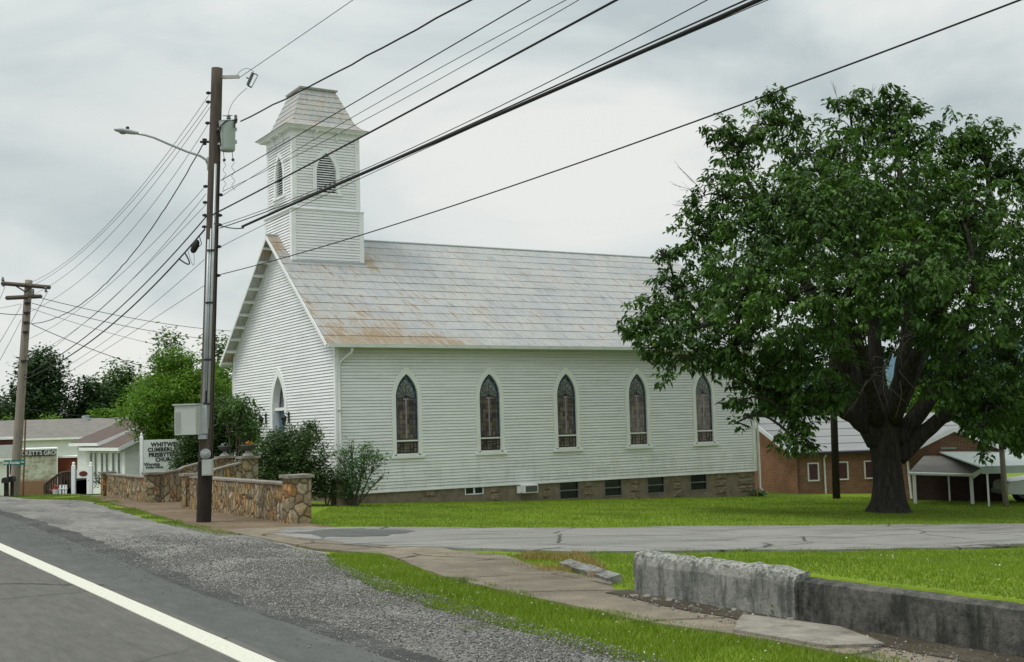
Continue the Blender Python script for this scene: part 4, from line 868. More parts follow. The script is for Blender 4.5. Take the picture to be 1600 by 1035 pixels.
mb = MB()
for z in (2.6, 3.6, 4.9, 6.1):
    p = pole_pt(z, .02, -.19); mb.box(p.x-.07, p.x+.11, p.y-.04, p.y+.0, z-.02, z+.02)
mb.build('conduit_strap', black, up)
mb = MB(); mb.tube([pole_pt(.0, .15, -.06), pole_pt(8.2, .135, -.05)], .018, 6); mb.tube([pole_pt(8.6, .12, -.06), pole_pt(9.3, .14, -.1)], .008, 5); mb.build('ground_wire', black, up)
def knob(z, dx, dy=-.02, r=.034, nm='insulator_clamp'):
    m_ = MB(); p = pole_pt(z, dx, dy); m_.box(p.x-r*1.4, p.x+r*1.4, p.y-.04, p.y+.04, z-.02, z+.02); m_.tube([p+Vector((0, 0, -r)), p+Vector((0, 0, r))], [r*.6, r*.8], 8); m_.build(nm, black, up)
for (px, py) in ((327, 146), (327, 160), (326, 193), (319, 292), (322, 317), (321, 337), (320, 355)): knob(zpx(px, py), -.18)
for (px, py) in ((346, 305), (345, 337), (342, 352), (341, 386), (341, 431)): knob(zpx(px, py), .17)
knob(zpx(320, 222), -.24, 0, .07); 
# crossarm for fuse cutout
za = zpx(345, 121)
mb = MB(); p = pole_pt(za, .12, -.0); mb.box(p.x, p.x+.40, p.y-.03, p.y+.03, za-.035, za+.035); mb.build('standoff_arm', M('grey_fibreglass', (.45, .44, .40), .6, .1), up)
ins = M('grey_polymer', (.13, .135, .14), .45, .2)
ct = thing('fuse_cutout', 'tilted grey fuse cutout hanging from the arm at the pole top', 'fuse cutout', at(391, 124, 27.7))
mb = MB(); R2 = Matrix.Rotation(radians(24), 4, 'Y')
prof = []
for i in range(9): z = -.15+.3*i/8; prof += [(.045, z), (.028, z+.018)]
mb.lathe(prof, 12, R2); mb.build('insulator', ins, ct)
mb = MB(); mb.tube([R2 @ Vector((0, 0, .16)), R2 @ Vector((.13, 0, .15))], .012, 6); mb.tube([R2 @ Vector((0, 0, -.16)), R2 @ Vector((.11, 0, -.17))], .016, 6); mb.tube([R2 @ Vector((-.10, 0, .0)), (0, 0, 0)], .014, 6); mb.build('bracket', black, ct)
mb = MB(); mb.tube([R2 @ Vector((.125, 0, .13)), R2 @ Vector((.105, 0, -.15))], .014, 8); mb.build('fuse_tube', metalgrey, ct)
# transformer
tz0, tz1 = zpx(355, 238), zpx(355, 192); tx = at(355.5, 215, 27.6).x
tf = thing('transformer', 'pale green pole transformer can mounted high beside the pole', 'transformer', (tx, 27.6, tz0))
hh = tz1-tz0; mb = MB(); mb.lathe([(.150, 0), (.160, .01), (.172, .05), (.185, hh*.9), (.195, hh*.97)], 26); mb.build('tank', palegreen, tf, smooth=True)
mb = MB(); mb.lathe([(.20, hh*.97), (.205, hh*.985), (.19, hh), (.05, hh+.03)], 26); mb.build('lid', palegreen, tf, smooth=True)
mb = MB(); mb.box(-.22, -.16, -.03, .03, hh*.22, hh*.28); mb.box(-.22, -.16, -.03, .03, hh*.72, hh*.78); mb.box(.17, .215, -.03, .03, hh*.25, hh*.36); mb.box(.17, .215, -.03, .03, hh*.68, hh*.78); mb.build('mounting_lug', metalgrey, tf)
mb = MB(); mb.lathe([(.045, hh), (.06, hh+.03), (.035, hh+.05), (.06, hh+.075), (.03, hh+.10), (.05, hh+.12), (.02, hh+.16)], 12, Matrix.Translation((.03, 0, 0))); mb.box(-.11, .12, -.01, .01, hh+.13, hh+.145); mb.build('bushing', ins, tf)
mb = MB(); mb.lathe([(.03, hh-.05), (.04, hh), (.03, hh+.03), (.04, hh+.06), (.03, hh+.09), (.04, hh+.12), (.015, hh+.15)], 10, Matrix.Translation((.20, -.03, 0))); mb.build('lightning_arrester', ins, tf)
mb = MB(); mb.tube([(-.25, -.02, hh*.62), (-.1, -.19, hh*.80), (0, -.2, hh*.93), (.1, -.16, hh*.98), (.25, -.06, hh*1.03)], .014, 6); mb.tube([(-.11, -.19, hh*.78), (-.13, -.2, hh*.5), (-.11, -.19, hh*.1)], .014, 6); mb.tube([(.2, -.06, hh), (.19, -.14, hh*.75)], .02, 6); mb.build('lead_cable', cable, tf)
mb = MB()
for dx in (-.10, .10):
    mb.tube([(dx, 0, .01), (dx+.02, 0, -.2)], .008, 5); mb.lathe([(.015, -.24), (.035, -.22), (.035, -.19), (.015, -.17)], 8, Matrix.Translation((dx+.02, 0, 0)))
    mb.tube([(dx+.02+.035*sin(i*1.15+dx*9), 0, -.24-.04*i) for i in range(18)], .005, 4)
mb.build('hanging_tails', wirem, tf)
mb = MB(); A = at(391, 150-12, 27.7); B_ = Vector((tx+.03, 27.6, tz1+.16))
def arcpts(a, b, bow, n=10): return [a.lerp(b, i/n)+Vector(bow)*(4*(i/n)*(1-i/n)) for i in range(n+1)]
mb.tube(arcpts(at(386, 138, 27.7), B_, (-.10, 0, .0)), .006, 5); mb.tube(arcpts(at(369, 119, 27.7), at(397, 113, 27.7), (0, 0, .13)), .006, 5); tag(mb.build('jumper_wire', wirem), 'thin looping jumper wire from the fuse cutout down to the transformer', 'wire')
# street lamp
sl = thing('street_lamp', 'cobra-head street lamp on a long curved arm off the tall pole', 'street lamp', (0, 0, 0))
a0 = pole_pt(zpx(325, 252), -.13, -.02); du = Vector((-U[0], -U[1], 0)); zt = [zpx(325, 252), 0]
ap = [(0, -.12), (.06, .02), (.2, .10), (.5, .17), (.9, .30), (1.25, .42), (1.45, .46), (1.62, .475)]
mb = MB(); mb.tube([a0+du*d_+Vector((0, 0, h_)) for d_, h_ in ap], [.028, .03, .03, .028, .028, .026, .026, .026], 8); mb.build('arm', metalgrey, sl, smooth=True)
mb = MB(); mb.box(a0.x-.03, a0.x+.04, a0.y-.04, a0.y+.04, a0.z-.22, a0.z+.08); mb.build('bracket', beige, sl)
hb = a0+du*1.60+Vector((0, 0, .475)); Mh = Matrix.Translation(hb) @ Matrix.Rotation(atan2(du.y, du.x), 4, 'Z') @ Matrix.Rotation(radians(-4), 4, 'Y')
mb = MB(); secs = [(0, .035, .03), (.08, .06, .045), (.22, .09, .055), (.38, .105, .05), (.48, .08, .04), (.53, .03, .02)]
b = 0
for i, (x_, w_, h_) in enumerate(secs):
    for j in range(12): mb.v.append(tuple(Mh @ Vector((x_, w_*cos(2*pi*j/12), h_*sin(2*pi*j/12)+.01))))
for i in range(len(secs)-1):
    for j in range(12): mb.f.append((i*12+j, i*12+(j+1) % 12, (i+1)*12+(j+1) % 12, (i+1)*12+j))
mb.f += [tuple(range(12)), tuple(range(60, 72))]; hd = mb.build('lamp_head', metalgrey, sl, smooth=True)
mb = MB(); mb.lathe([(.04, 0.05), (.04, .10), (.03, .12)], 12, Mh @ Matrix.Translation((.24, 0, 0))); mb.build('photocell', black, hd)
mb = MB(); mb.lathe([(.075, -.045), (.06, -.06), (.02, -.065)], 14, Mh @ Matrix.Translation((.34, 0, 0))); mb.build('lens', M('lamp_lens', (.3, .3, .28), .2, .05), hd)
# splice closure hanging on the strand
sp = thing('splice_closure', 'black lumpy cable splice hanging with loops on the strand left of the pole', 'cable splice', at(305, 385, 27.9))
mb = MB(); mb.lathe([(.02, -.17), (.07, -.13), (.085, -.02), (.08, .05), (.06, .12), (.02, .16)], 10, Matrix.Rotation(radians(25), 4, 'Y')); mb.build('body', cable, sp)
mb = MB(); mb.tube([(.10, 0, .22), (.15, 0, .05), (.08, 0, -.02)], .010, 5); mb.tube(arcpts(Vector((-.25, 0, -.13)), Vector((-.37, 0, -.29)), (.17, 0, -.20)), .016, 6); mb.tube(arcpts(Vector((-.03, 0, -.15)), Vector((-.17, 0, -.10)), (.05, 0, -.32)), .005, 4); mb.build('cable_loop', cable, sp)
# cabinet, meter, disconnect
pc = at(296, 656, 27.45); cab = thing('equipment_cabinet', 'large pale ribbed equipment cabinet strapped to the pole above the wall', 'cabinet', (pc.x, 27.45, zpx(296, 680)))
hh = zpx(296, 634)-zpx(296, 680)
mb = MB(); mb.box(-.265, .27, -.20, .20, 0, hh); cb_ = mb.build('box', beige, cab, rz=radians(-14), bevel=.012)
mb = MB(); mb.box(-.30, .29, -.23, .22, hh, hh+.03); mb.build('hood', beige, cab, rz=radians(-14))
mb = MB()
for i in range(16): mb.box(-.268, -.255, -.17, .02, .05+i*.030, .065+i*.030); 
for i in range(16): mb.box(-.24, -.10, -.205, -.199, .05+i*.030, .064+i*.030)
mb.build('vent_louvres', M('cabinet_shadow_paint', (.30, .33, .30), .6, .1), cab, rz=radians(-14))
mb = MB(); mb.box(.20, .38, -.05, .1, -.10, .0); mb.box(.26, .40, -.03, .08, 0.02, hh); mb.build('mounting_bracket', metalgrey, cab)
pm = at(325, 709, 27.7); mt = thing('electric_meter', 'round glass electric meter on the pole above a small grey box', 'electric meter', (pm.x, 27.50, pm.z))
RX = Matrix.Rotation(pi/2, 4, 'X')
mb = MB(); mb.lathe([(.10, -.03), (.115, 0), (.115, .05), (.10, .06)], 22, RX); mb.build('housing', metalgrey, mt, smooth=False)
mb = MB(); mb.lathe([(.088, .06), (.085, .10), (.06, .13), (.01, .135)], 22, RX); mb.build('glass_cover', M('meter_glass', (.35, .37, .37), .1, .5, 30, spec=.8), mt, smooth=True)
pm = at(325, 730, 27.5); db = thing('disconnect_box', 'small plain grey electrical box below the round meter', 'electrical box', (pm.x, 27.48, pm.z))
mb = MB(); mb.box(-.115, .115, -.08, .06, -.19, .17); mb.build('box', beige, db, bevel=.008); mb = MB(); mb.box(-.10, .10, -.088, -.081, -.17, .15); mb.build('cover', beige, db, bevel=.004)

# second pole, farther down the road
Q0 = Vector((-17.82, 43.44, -.05)); Q1 = at(45, 438, 43.44)
def qp(px, py): return at(px, py, 43.44)
p2 = thing('utility_pole', 'sun-bleached utility pole with two crossarms beside the mailboxes', 'utility pole', (0, 0, 0))
mb = MB(); QD = Q1-Q0; mb.tube([Q0-QD*.03]+[Q0+QD*(i/14) for i in range(15)], [.17]+[.17-.04*i/14 for i in range(15)], 12); mb.build('shaft', polew2, p2, smooth=True)
mb = MB(); a = qp(6, 444); b = qp(81, 450); a.y -= .2; b.y -= .14; mb.tube([a, b], .075, 4); mb.build('crossarm', polew, p2)
mb = MB(); a = qp(28, 470.5); b = qp(56, 461); a.y -= 1.0; b.y += .5; mb.tube([a, b], .075, 4); mb.build('crossarm', polew, p2)
for dx in (20, 55):
    mb = MB(); mb.tube([qp(dx-1 if dx == 20 else 54, 448)+Vector((.2 if dx == 20 else 0, -.2, 0)), qp(42, 457)+Vector((0, -.12, 0))], .025, 4); mb.build('arm_brace', polew, p2)
for (px, py) in ((8, 440), (9, 444), (75, 453), (55, 458)):
    mb = MB(); p = qp(px, py)+Vector((0, -.2, 0)); mb.lathe([(.03, -.12), (.055, -.06), (.03, -.02), (.06, .03), (.03, .08), (.045, .12)], 10, Matrix.Translation(p)); mb.build('insulator', ins, p2)
for py in (475, 490, 505, 520, 565): 
    mb = MB(); p = qp(46-(py-438)*.06, py); mb.box(p.x-.05, p.x+.14, p.y-.2, p.y-.1, p.z-.04, p.z+.04); mb.build('cable_clamp', black, p2)
mb = MB(); mb.tube([at(36, 776, 43.3), at(40, 655, 43.3)], .03, 6); mb.build('rusty_conduit', M('rust', (.16, .08, .045), .9, .3, 8), p2)
# third pole behind the big tree
gp = ground_at(1307, 779); tpz = at(1297, 470, gp.y)
p3 = thing('utility_pole', 'bare dark pole rising into the tree in front of the brick hall', 'utility pole', (0, 0, 0))
mb = MB(); mb.tube([gp-Vector((0, 0, .2)), gp.lerp(tpz, .5), tpz], [.15, .135, .12], 12); mb.build('shaft', creos, p3, smooth=True)
mb = MB(); mb.tube([tpz, tpz+Vector((0, 0, .1))], .10, 10); mb.build('pole_cap', metalgrey, p3)

# wires --------------------------------------------------------------
MP = np.array([-7.0, 27.6]); NP = MP-V*40+U*1.0; LP = np.array([-17.6, 43.4])
def wire(label, pts, A, B, r, zB=None, ext=(0, 1), wob=0, group='power and telephone lines', mat=None, deg=2):
    if A is None: q0 = at(*pts[0], 27.62); A = (q0.x, q0.y)
    A, B = np.array(A, float), np.array(B, float); D = B-A; T = []; Z = []; Wt = []
    for px, py in pts:
        rr = ray(px, py)[:]; # solve A + t D = s*rr[:2]
        Mx = np.array([[D[0], -rr[0]], [D[1], -rr[1]]]); t, s = np.linalg.solve(Mx, -A); T.append(t); Z.append(s*rr[2]+H); Wt.append(1)
    if zB is not None: T.append(1); Z.append(zB); Wt.append(.02)
    dg = min(deg, len(T)-1); c = np.polyfit(T, Z, dg, w=Wt); n = 60; P = []
    for i in range(n+1):
        t = ext[0]+(ext[1]-ext[0])*i/n; w = A+D*t; z = np.polyval(c, t)
        P.append(Vector((w[0], w[1], z+(wob*noise.noise(Vector((t*70, 0, 0))) if wob else 0))))
    m_ = MB(); m_.tube(P, r, 5); o = m_.build('power_line', mat or cable, smooth=True); return tag(o, label, 'overhead wire', group)
NPT = lambda k: NP+U*k
wire('topmost thin wire running from the pole-top arm to the upper edge', [(372, 121), (400, 106), (470, 57), (550, 0)], None, NPT(.5), .007, 9.2)
wire('thick wavy twisted cable rising from the transformer across the tower roof', [(376, 190), (400, 177), (452, 151.5), (482, 136.5), (511, 121), (560, 97), (732, 0)], None, NPT(.9), .017, 8.0, wob=.03)
wire('single dark wire crossing the tower just below its cornice', [(345, 283), (400, 248.7), (560, 158), (828, 0)], None, NPT(0), .010, 7.6)
wire('upper of two close thin wires crossing the tower above its louvre', [(345, 305), (400, 278), (560, 174), (888, 0)], None, NPT(.2), .006, 7.4)
wire('lower of two close thin wires crossing the tower above its louvre', [(347, 298), (400, 277), (560, 193), (903, 0)], None, NPT(.4), .006, 7.2)
wire('straight thick black wire passing over the tower louvre', [(330, 337), (400, 300), (560, 217.6), (962, 0)], None, NPT(0), .017, 6.8)
wire('thin wire just above the thickest cable bundle', [(345, 351), (400, 333), (605, 250), (1103, 0)], None, NPT(.2), .007, 6.6)
wire('thickest black cable bundle crossing under the tower louvre', [(411, 342), (455, 318), (500, 298), (618, 250), (900, 130), (1178, 0)], MP+np.array([.25, 0]), NPT(.3), .028, 6.3, ext=(.045, 1), deg=3)
wire('messenger strand running close along the thickest bundle', [(343, 354), (411, 339.5), (500, 295), (660, 226), (1172, -1)], None, NPT(.3), .011, 6.3, deg=3)
wire('slack cable sagging from the pole before it joins the thickest bundle', [(342, 352), (365, 357), (385, 356), (400, 349), (411, 342)], MP+np.array([.2, 0]), MP+np.array([.2, 0])+(NPT(.3)-MP)*.05, .013, deg=3)
wire('thin wire meeting the thickest bundle from beneath', [(343, 386), (400, 359), (471, 323), (508, 305), (580, 270), (760, 190), (1130, 30)], None, NPT(.4), .006, 6.2, deg=3)
wire('lowest long wire crossing the roof and passing the top of the tree', [(343, 431), (400, 413), (580, 362), (800, 292), (1000, 224), (1210, 143), (1590, 0)], None, NPT(1.2), .010, 5.2, deg=3)
LQ = lambda dx=0, dy=0: LP+np.array([dx, dy])
Lp = [('highest thin wire on the left side of the pole, to the far crossarm', [(326, 148), (200, 320), (110, 400), (62, 437)], .006),
      ('second thin wire sloping left from the pole to the far crossarm', [(328, 160), (210, 310), (122, 400), (57, 443)], .006),
      ('third thin wire sloping left from the pole to the far crossarm', [(330, 168), (250, 270), (143, 400), (77, 446)], .006),
      ('fourth thin wire sloping left, ending below the far crossarm', [(326, 193), (240, 318), (168, 400), (100, 457), (54, 484)], .006),
      ('wavy sagging cable from under the street lamp arm to the far pole', [(319, 226), (270, 300), (206, 400), (165, 447), (137, 468), (100, 489), (70, 502), (50, 507)], .013),
      ('thin wire starting below the lamp bracket, passing behind the splice', [(320, 292), (220, 400), (130, 478), (66, 520)], .006),
      ('thin wire close under the one from the lamp bracket', [(322, 303), (241, 400), (150, 490), (70, 545)], .006),
      ('thin grey wire above the thick black cable on the left', [(322, 318), (262, 385), (170, 470), (60, 560)], .006),
      ('straight thick black cable sloping left above the splice', [(322, 339), (268, 400), (240, 430), (160, 505), (54, 579)], .015),
      ('thickest left cable, carrying the black splice', [(320, 357), (285, 402), (230, 455), (160, 520), (41, 592)], .019),
      ('thin wire sloping left from below the splice', [(319, 406), (225, 487), (112, 568), (50, 600)], .006),
      ('lowest thin wire sloping left from the pole', [(319, 447), (200, 523), (112, 580), (40, 622)], .006)]
for lab, pts, r in Lp: wire(lab, pts, None, LQ(.15), r, wob=.03 if 'wavy' in lab else 0, deg=3 if len(pts) > 4 else 2)
def wire3(label, a, b, sag, r, mat=None):
    m_ = MB(); a, b = Vector(a), Vector(b); m_.tube([a.lerp(b, i/24)-Vector((0, 0, sag*4*(i/24)*(1-i/24))) for i in range(25)], r, 5); return tag(m_.build('power_line', mat or cable, smooth=True), label, 'overhead wire', 'power and telephone lines')
q = lambda px, py, d=43.4: at(px, py, d)
for lab, a, b, sg, r in (
    ('upper service wire from the far pole toward the pole behind the church', q(56, 464), q(420, 520, 60), .3, .012),
    ('second service wire from the far pole toward the trees', q(50, 474), q(400, 535, 60), .3, .012),
    ('third fainter service wire from the far pole toward the trees', q(48, 482), q(380, 560, 62), .3, .008),
    ('cable dropping from the far pole to the church trees', q(50, 507), q(300, 592, 52), .2, .013),
    ('wire crossing in front of the dark conifer, low on the far pole', q(-5, 632), q(330, 652, 60), .3, .014),
    ('short wire from the far crossarm end down out of the picture', q(8, 448), q(-60, 590, 30), .1, .008),
    ('wire from the far pole down to the lower corner of the sky', q(34, 476), q(-70, 640, 28), .1, .008),
    ('lower wire from the far pole toward the near side of the road', q(33, 500), q(-70, 680, 26), .1, .008),
    ('steady dark wire entering from the picture edge to the far pole', q(-60, 475, 40), q(35, 492), .1, .014),
    ('faint level wire reaching the far pole from the picture edge', q(-60, 485, 60), q(33, 475), .1, .007),
    ('short wire hanging from the far crossarm tip to a lower clamp', q(75, 455), q(48, 505), .0, .008)):
    wire3(lab, a, b, sg, r)

# ---------------------------------------------------------------- big tree
def limb(mb, pts, r0, r1, n=9, sd=0):
    P = [Vector(p) for p in pts]; out_ = []
    for i in range(len(P)-1):
        p0 = P[max(i-1, 0)]; p1, p2_ = P[i], P[i+1]; p3_ = P[min(i+2, len(P)-1)]
        for k in range(4):
            t = k/4; out_.append(.5*((2*p1)+(p2_-p0)*t+(2*p0-5*p1+4*p2_-p3_)*t*t+(3*p1-p0-3*p2_+p3_)*t**3))
    out_.append(P[-1]); m_ = len(out_)
    for i in range(1, m_-1): out_[i] = out_[i]+Vector([noise.noise(out_[i]*1.7+Vector((sd+j, 0, j*7)))*r0*.35 for j in range(3)])
    mb.tube(out_, [r0+(r1-r0)*i/(m_-1) for i in range(m_)], n); return out_
TD = 36.41
def tp(px, py, dy=0):
    p = at(px, py, TD+dy); return p
bt = thing('tree', 'huge spreading broadleaf tree with massive dark trunk beside the drive', 'tree', ground_at(1387, 800))
TB = bt.location.copy()
def rel(P): return [Vector(p)-TB for p in P]
mb = MB(); tk = [(1389, 812), (1388, 800), (1387, 780), (1386, 745), (1384, 710), (1381, 675), (1379, 650), (1378, 632)]; rr = [.95, .66, .50, .43, .42, .46, .53, .44]
n_ = 28; b0 = len(mb.v); P_ = rel([tp(*t) for t in tk])
# smooth interpolation with root flare and fluting
PP = []; RR = []
for i in range(len(P_)-1):
    for k in range(5): t = k/5; PP.append(P_[i].lerp(P_[i+1], t)); RR.append(rr[i]+(rr[i+1]-rr[i])*t)
PP.append(P_[-1]); RR.append(rr[-1])
for i, (p, r) in enumerate(zip(PP, RR)):
    for j in range(n_):
        th = 2*pi*j/n_; fl = 1+(.16*max(0, 1-i/7))*sin(th*5+1)+.06*sin(th*3+i*.2)+.07*noise.noise(Vector((cos(th)*2.5, sin(th)*2.5, i*.25)))
        mb.v.append((p.x+r*fl*cos(th), p.y+r*fl*sin(th), p.z))
for i in range(len(PP)-1):
    for j in range(n_): mb.f.append((b0+i*n_+j, b0+i*n_+(j+1) % n_, b0+(i+1)*n_+(j+1) % n_, b0+(i+1)*n_+j))
mb.f.append(tuple(b0+(len(PP)-1)*n_+j for j in range(n_)))
LIMBS = [
 ([(1372, 690, 0), (1345, 640, 0), (1328, 590, .2), (1312, 540, 0), (1275, 470, -.5), (1215, 380, -.5), (1165, 280, 0)], .42, .07),
 ([(1350, 668, -.2), (1310, 640, -.8), (1262, 628, -1.2), (1200, 612, -1.5), (1130, 575, -1.5), (1060, 530, -1)], .24, .04),
 ([(1378, 670, .1), (1372, 590, .4), (1362, 500, .4), (1335, 380, .6), (1318, 240, .6)], .36, .06),
 ([(1388, 670, -.1), (1408, 590, -.5), (1420, 500, -.8), (1425, 380, -1), (1395, 220, -.4)], .33, .06),
 ([(1400, 690, 0), (1440, 640, .3), (1478, 570, .3), (1520, 470, 0), (1545, 330, 0), (1540, 240, 0)], .36, .06),
 ([(1402, 715, 0), (1455, 668, -.3), (1510, 625, -.6), (1570, 580, -1), (1640, 540, -1)], .32, .06),
 ([(1370, 660, -.3), (1350, 570, -2.2), (1320, 480, -3.6), (1270, 420, -4.2)], .26, .05),
 ([(1395, 660, -.3), (1430, 560, -2.4), (1480, 460, -4), (1520, 400, -4)], .26, .05),
 ([(1385, 660, .3), (1340, 560, 2.6), (1300, 450, 4.4), (1230, 380, 4.6)], .28, .05),
 ([(1395, 660, .3), (1440, 560, 2.8), (1490, 450, 4.5), (1540, 380, 4.6)], .28, .05)]
nodes = []
for i, (pts, r0, r1) in enumerate(LIMBS): nodes += limb(mb, rel([tp(*p) for p in pts]), r0*.86, r1, 10, i*3)
mb.build('trunk', bark, bt, smooth=True)
LOBES = [(1150,235,46,0),(1125,205,24,0),(1213,200,54,1),(1210,150,10,1),(1215,172,16,1),(1130,310,58,-1),(1090,370,52,0),(1055,450,48,0),(1022,500,40,0),(1000,515,22,-.5),(1035,395,16,0),(1018,545,28,-1),(1080,520,64,-1.5),(1150,540,64,-2),(1170,440,80,-3),(1200,320,86,-2),(1290,250,66,0),(1345,205,52,1),(1390,170,36,0),(1410,205,50,0),(1325,160,20,0),(1300,350,100,-3.5),(1400,300,96,-2.5),(1470,240,58,0),(1530,228,44,0),(1565,265,50,0),(1610,270,50,0),(1500,350,95,-3),(1590,370,90,-1),(1630,470,90,0),(1230,470,84,-4.5),(1330,460,74,-5),(1420,430,88,-5),(1520,470,88,-4),
 (1200,585,56,-2),(1245,645,48,-2),(1238,690,22,-2.5),(1265,700,14,-2.5),(1190,625,36,-1),(1270,560,58,-3),(1300,615,34,-2.5),(1090,565,20,-2),(1040,592,12,-2),(1145,632,14,-2.3),(1147,662,9,-2.3),(1590,570,76,-2),(1550,640,52,-2),(1500,590,52,-3),(1535,675,28,-3),(1538,712,12,-3),(1620,650,60,0),(1480,520,54,-4),
 (1200,400,95,4),(1300,330,105,5),(1420,380,105,5),(1530,400,105,4),(1130,480,66,4),(1240,540,60,5),(1500,560,70,5),(1590,520,80,4),(1350,520,60,4),(1420,500,70,4.5),(1460,590,40,4),(1310,585,40,3.5),(1560,660,40,3),(1600,700,26,1),(1580,610,60,2),(1380,440,80,1),(1290,300,70,2),(1450,320,80,2)]
PXM = TD/F_PX
lob = []; br = MB(); NV = np.array([tuple(v) for v in nodes])
for i, (px, py, r, dy) in enumerate(LOBES):
    c = tp(px, py, dy)-TB; R = r*PXM*(TD+dy)/TD; lob.append((tuple(c), R, .85))
    # feeder branch from the nearest lower limb node
    d = np.linalg.norm(NV-np.array(c), axis=1)+np.maximum(0, NV[:, 2]-c.z+.2)*2; a = Vector(NV[int(np.argmin(d))]); m_ = a.lerp(c, .5)+Vector((0, 0, .25+.1*(c-a).length))
    if (c-a).length > .3:
        nw = limb(br, [a, m_, c], .022+.016*R+.012*(c-a).length, .02, 6, i); NV = np.vstack([NV, [tuple(q_) for q_ in nw[3:]]])
    for k in range(int(5+R*9)):
        dv = Vector(RNG.normal(size=3)).normalized(); dv.z = abs(dv.z)*.8-.1; e_ = c+dv*R*RNG.uniform(.7, 1.05); s_ = c.lerp(a, .25*random.random()) if (c-a).length < 4 else c
        limb(br, [s_, s_.lerp(e_, .5)+Vector((0, 0, .12*R)), e_], .022, .006, 4, i+k)
br.build('branches', bark, bt, smooth=True)
rs = random.Random(5)
for k in range(95):   # sprigs standing out of the outline
    c, R_s, _ = rs.choice(lob[:40]); d = Vector((rs.gauss(0, 1), rs.gauss(0, .7), rs.gauss(.35, .8))).normalized(); p = Vector(c)+d*R_s*rs.uniform(1.05, 1.28); lob.append((tuple(p), rs.uniform(.12, .26), .8))
foliage('crown', [(c, r*.96, f) for c, r, f in lob], leafbig, bt, dens=8.6, leaves=14, L_=.195, Wd_=.095, droop=.85, fill_=.30, spread=.08, jitter=.62, gap=-.04)
# bare twigs poking out of the crown
for (px, py, dx, dyy) in ((1095, 300, -45, -12), (1090, 312, -40, 8), (1088, 290, -30, -30), (1305, 170, -4, -40), (1350, 160, 15, -30), (1420, 190, 18, -35), (1180, 200, -2, -35), (1430, 240, 40, -20)):
    mb = MB(); a = tp(px+10, py+10)-TB; b = tp(px+dx, py+dyy)-TB; limb(mb, [a, a.lerp(b, .5)+Vector((0, 0, .05)), b], .012, .004, 4, px)
    for k in range(3): t = random.uniform(.3, .8); s_ = a.lerp(b, t); e_ = s_+(b-a)*.3+Vector((random.uniform(-.2, .2), 0, random.uniform(-.1, .25))); mb.tube([s_, e_], [.006, .003], 4)
    mb.build('dead_twig', twigm, bt)
mb = MB()
for k in range(34):
    a = tp(random.uniform(1335, 1450), random.uniform(500, 600), -2)-TB; b = a+Vector((random.uniform(-.9, .9), random.uniform(-.6, .2), random.uniform(-1.2, .3))); limb(mb, [a, a.lerp(b, .5)+Vector((random.uniform(-.2, .2), 0, .1)), b], .014, .004, 4, k)
mb.build('dead_twigs', twigm, bt)

# ---------------------------------------------------------------- other trees and shrubs
def tree(label, px, ytop, ybase, depth, wpx, m, lf=(.3, .16), dens=2.2, nl=9, seed=1, flat=.8, group='background trees', droop=.3, name='tree', cone=0, zbase=None, cat='tree'):
    rs = random.Random(seed); b = at(px, ybase, depth)
    if zbase is not None: b.z = zbase
    top = at(px, ytop, depth); hgt = top.z-b.z; R = wpx/2*depth/F_PX
    t = thing(name, label, cat, b, rs.random()*6, group); mb = MB()
    mb.tube([(0, 0, -.3), (.02*hgt, 0, hgt*.35), (0, .02*hgt, hgt*.75)], [hgt*.035, hgt*.028, hgt*.01], 8)
    lb = []
    for i in range(nl):
        f = (i+.5)/nl; z = hgt*(.22+.68*f) if nl > 3 else hgt*.6; rad = R*(1-cone*f)*sqrt(max(.12, 1-(2*f-.85)**2 if not cone else 1)); a = i*2.4+rs.random()
        off = rad*rs.uniform(.25, .6); r = rad*rs.uniform(.5, .72); z = min(z, hgt-r*flat*.95)
        c = (off*cos(a), off*sin(a), z); lb.append((c, r, flat)); mb.tube([(0, 0, max(0, z*.6)), c], [hgt*.014, hgt*.005], 5)
    lb.append(((0, 0, hgt-R*.35*flat*(1-cone*.6)), R*.4*(1-cone*.5), flat)); lb.append(((0, 0, hgt*.5), R*.7, flat))
    mb.build('trunk', bark2, t); foliage('crown', lb, m, t, dens=dens*4.2, leaves=11, L_=lf[0]*.55, Wd_=lf[1]*.55, droop=droop, fill_=.45, spread=lf[0]*.6)
    return t
tree('dense dark conifer-like tree behind the far utility pole', 62, 546, 700, 105, 108, leafdk, (.7, .4), .9, 11, 3, cone=.35)
tree('rounded dark tree right of the dark conifer', 140, 590, 705, 108, 90, leafdk, (.7, .4), .8, 9, 5)
tree('green tree with its top showing over the long roof', 190, 568, 705, 112, 110, leafmid, (.7, .4), .8, 9, 6)
tree('low dark tree at the picture edge beyond the store', 2, 618, 705, 115, 60, leafdk, (.7, .4), .8, 7, 7)
tree('small bright bush just above the long roof, left one', 80, 648, 690, 98, 40, leafmap, (.5, .3), 1.2, 5, 8)
tree('small bright bush just above the long roof, beside the big maple', 165, 640, 690, 98, 62, leafmap, (.5, .3), 1.2, 6, 9)
tree('yellow-green shrub at the picture edge above the long roof', 3, 655, 690, 98, 22, leafmap, (.5, .3), 1.2, 5, 10)
tree('dark tree between the bright maple and the church', 335, 525, 720, 66, 100, leafmid, (.4, .22), 1.8, 10, 11)
tree('tree top showing behind the maple', 262, 516, 720, 80, 90, leafmid, (.5, .28), 1.4, 10, 12)
tree('bright layered maple behind the tall pole', 275, 545, 735, 52, 165, leafmap, (.26, .15), 4.0, 16, 13, flat=.5, droop=.4)
tree('bright green tree squeezed between pole and church gable', 350, 560, 730, 54, 90, leafmap, (.24, .14), 3.5, 10, 14, flat=.6)
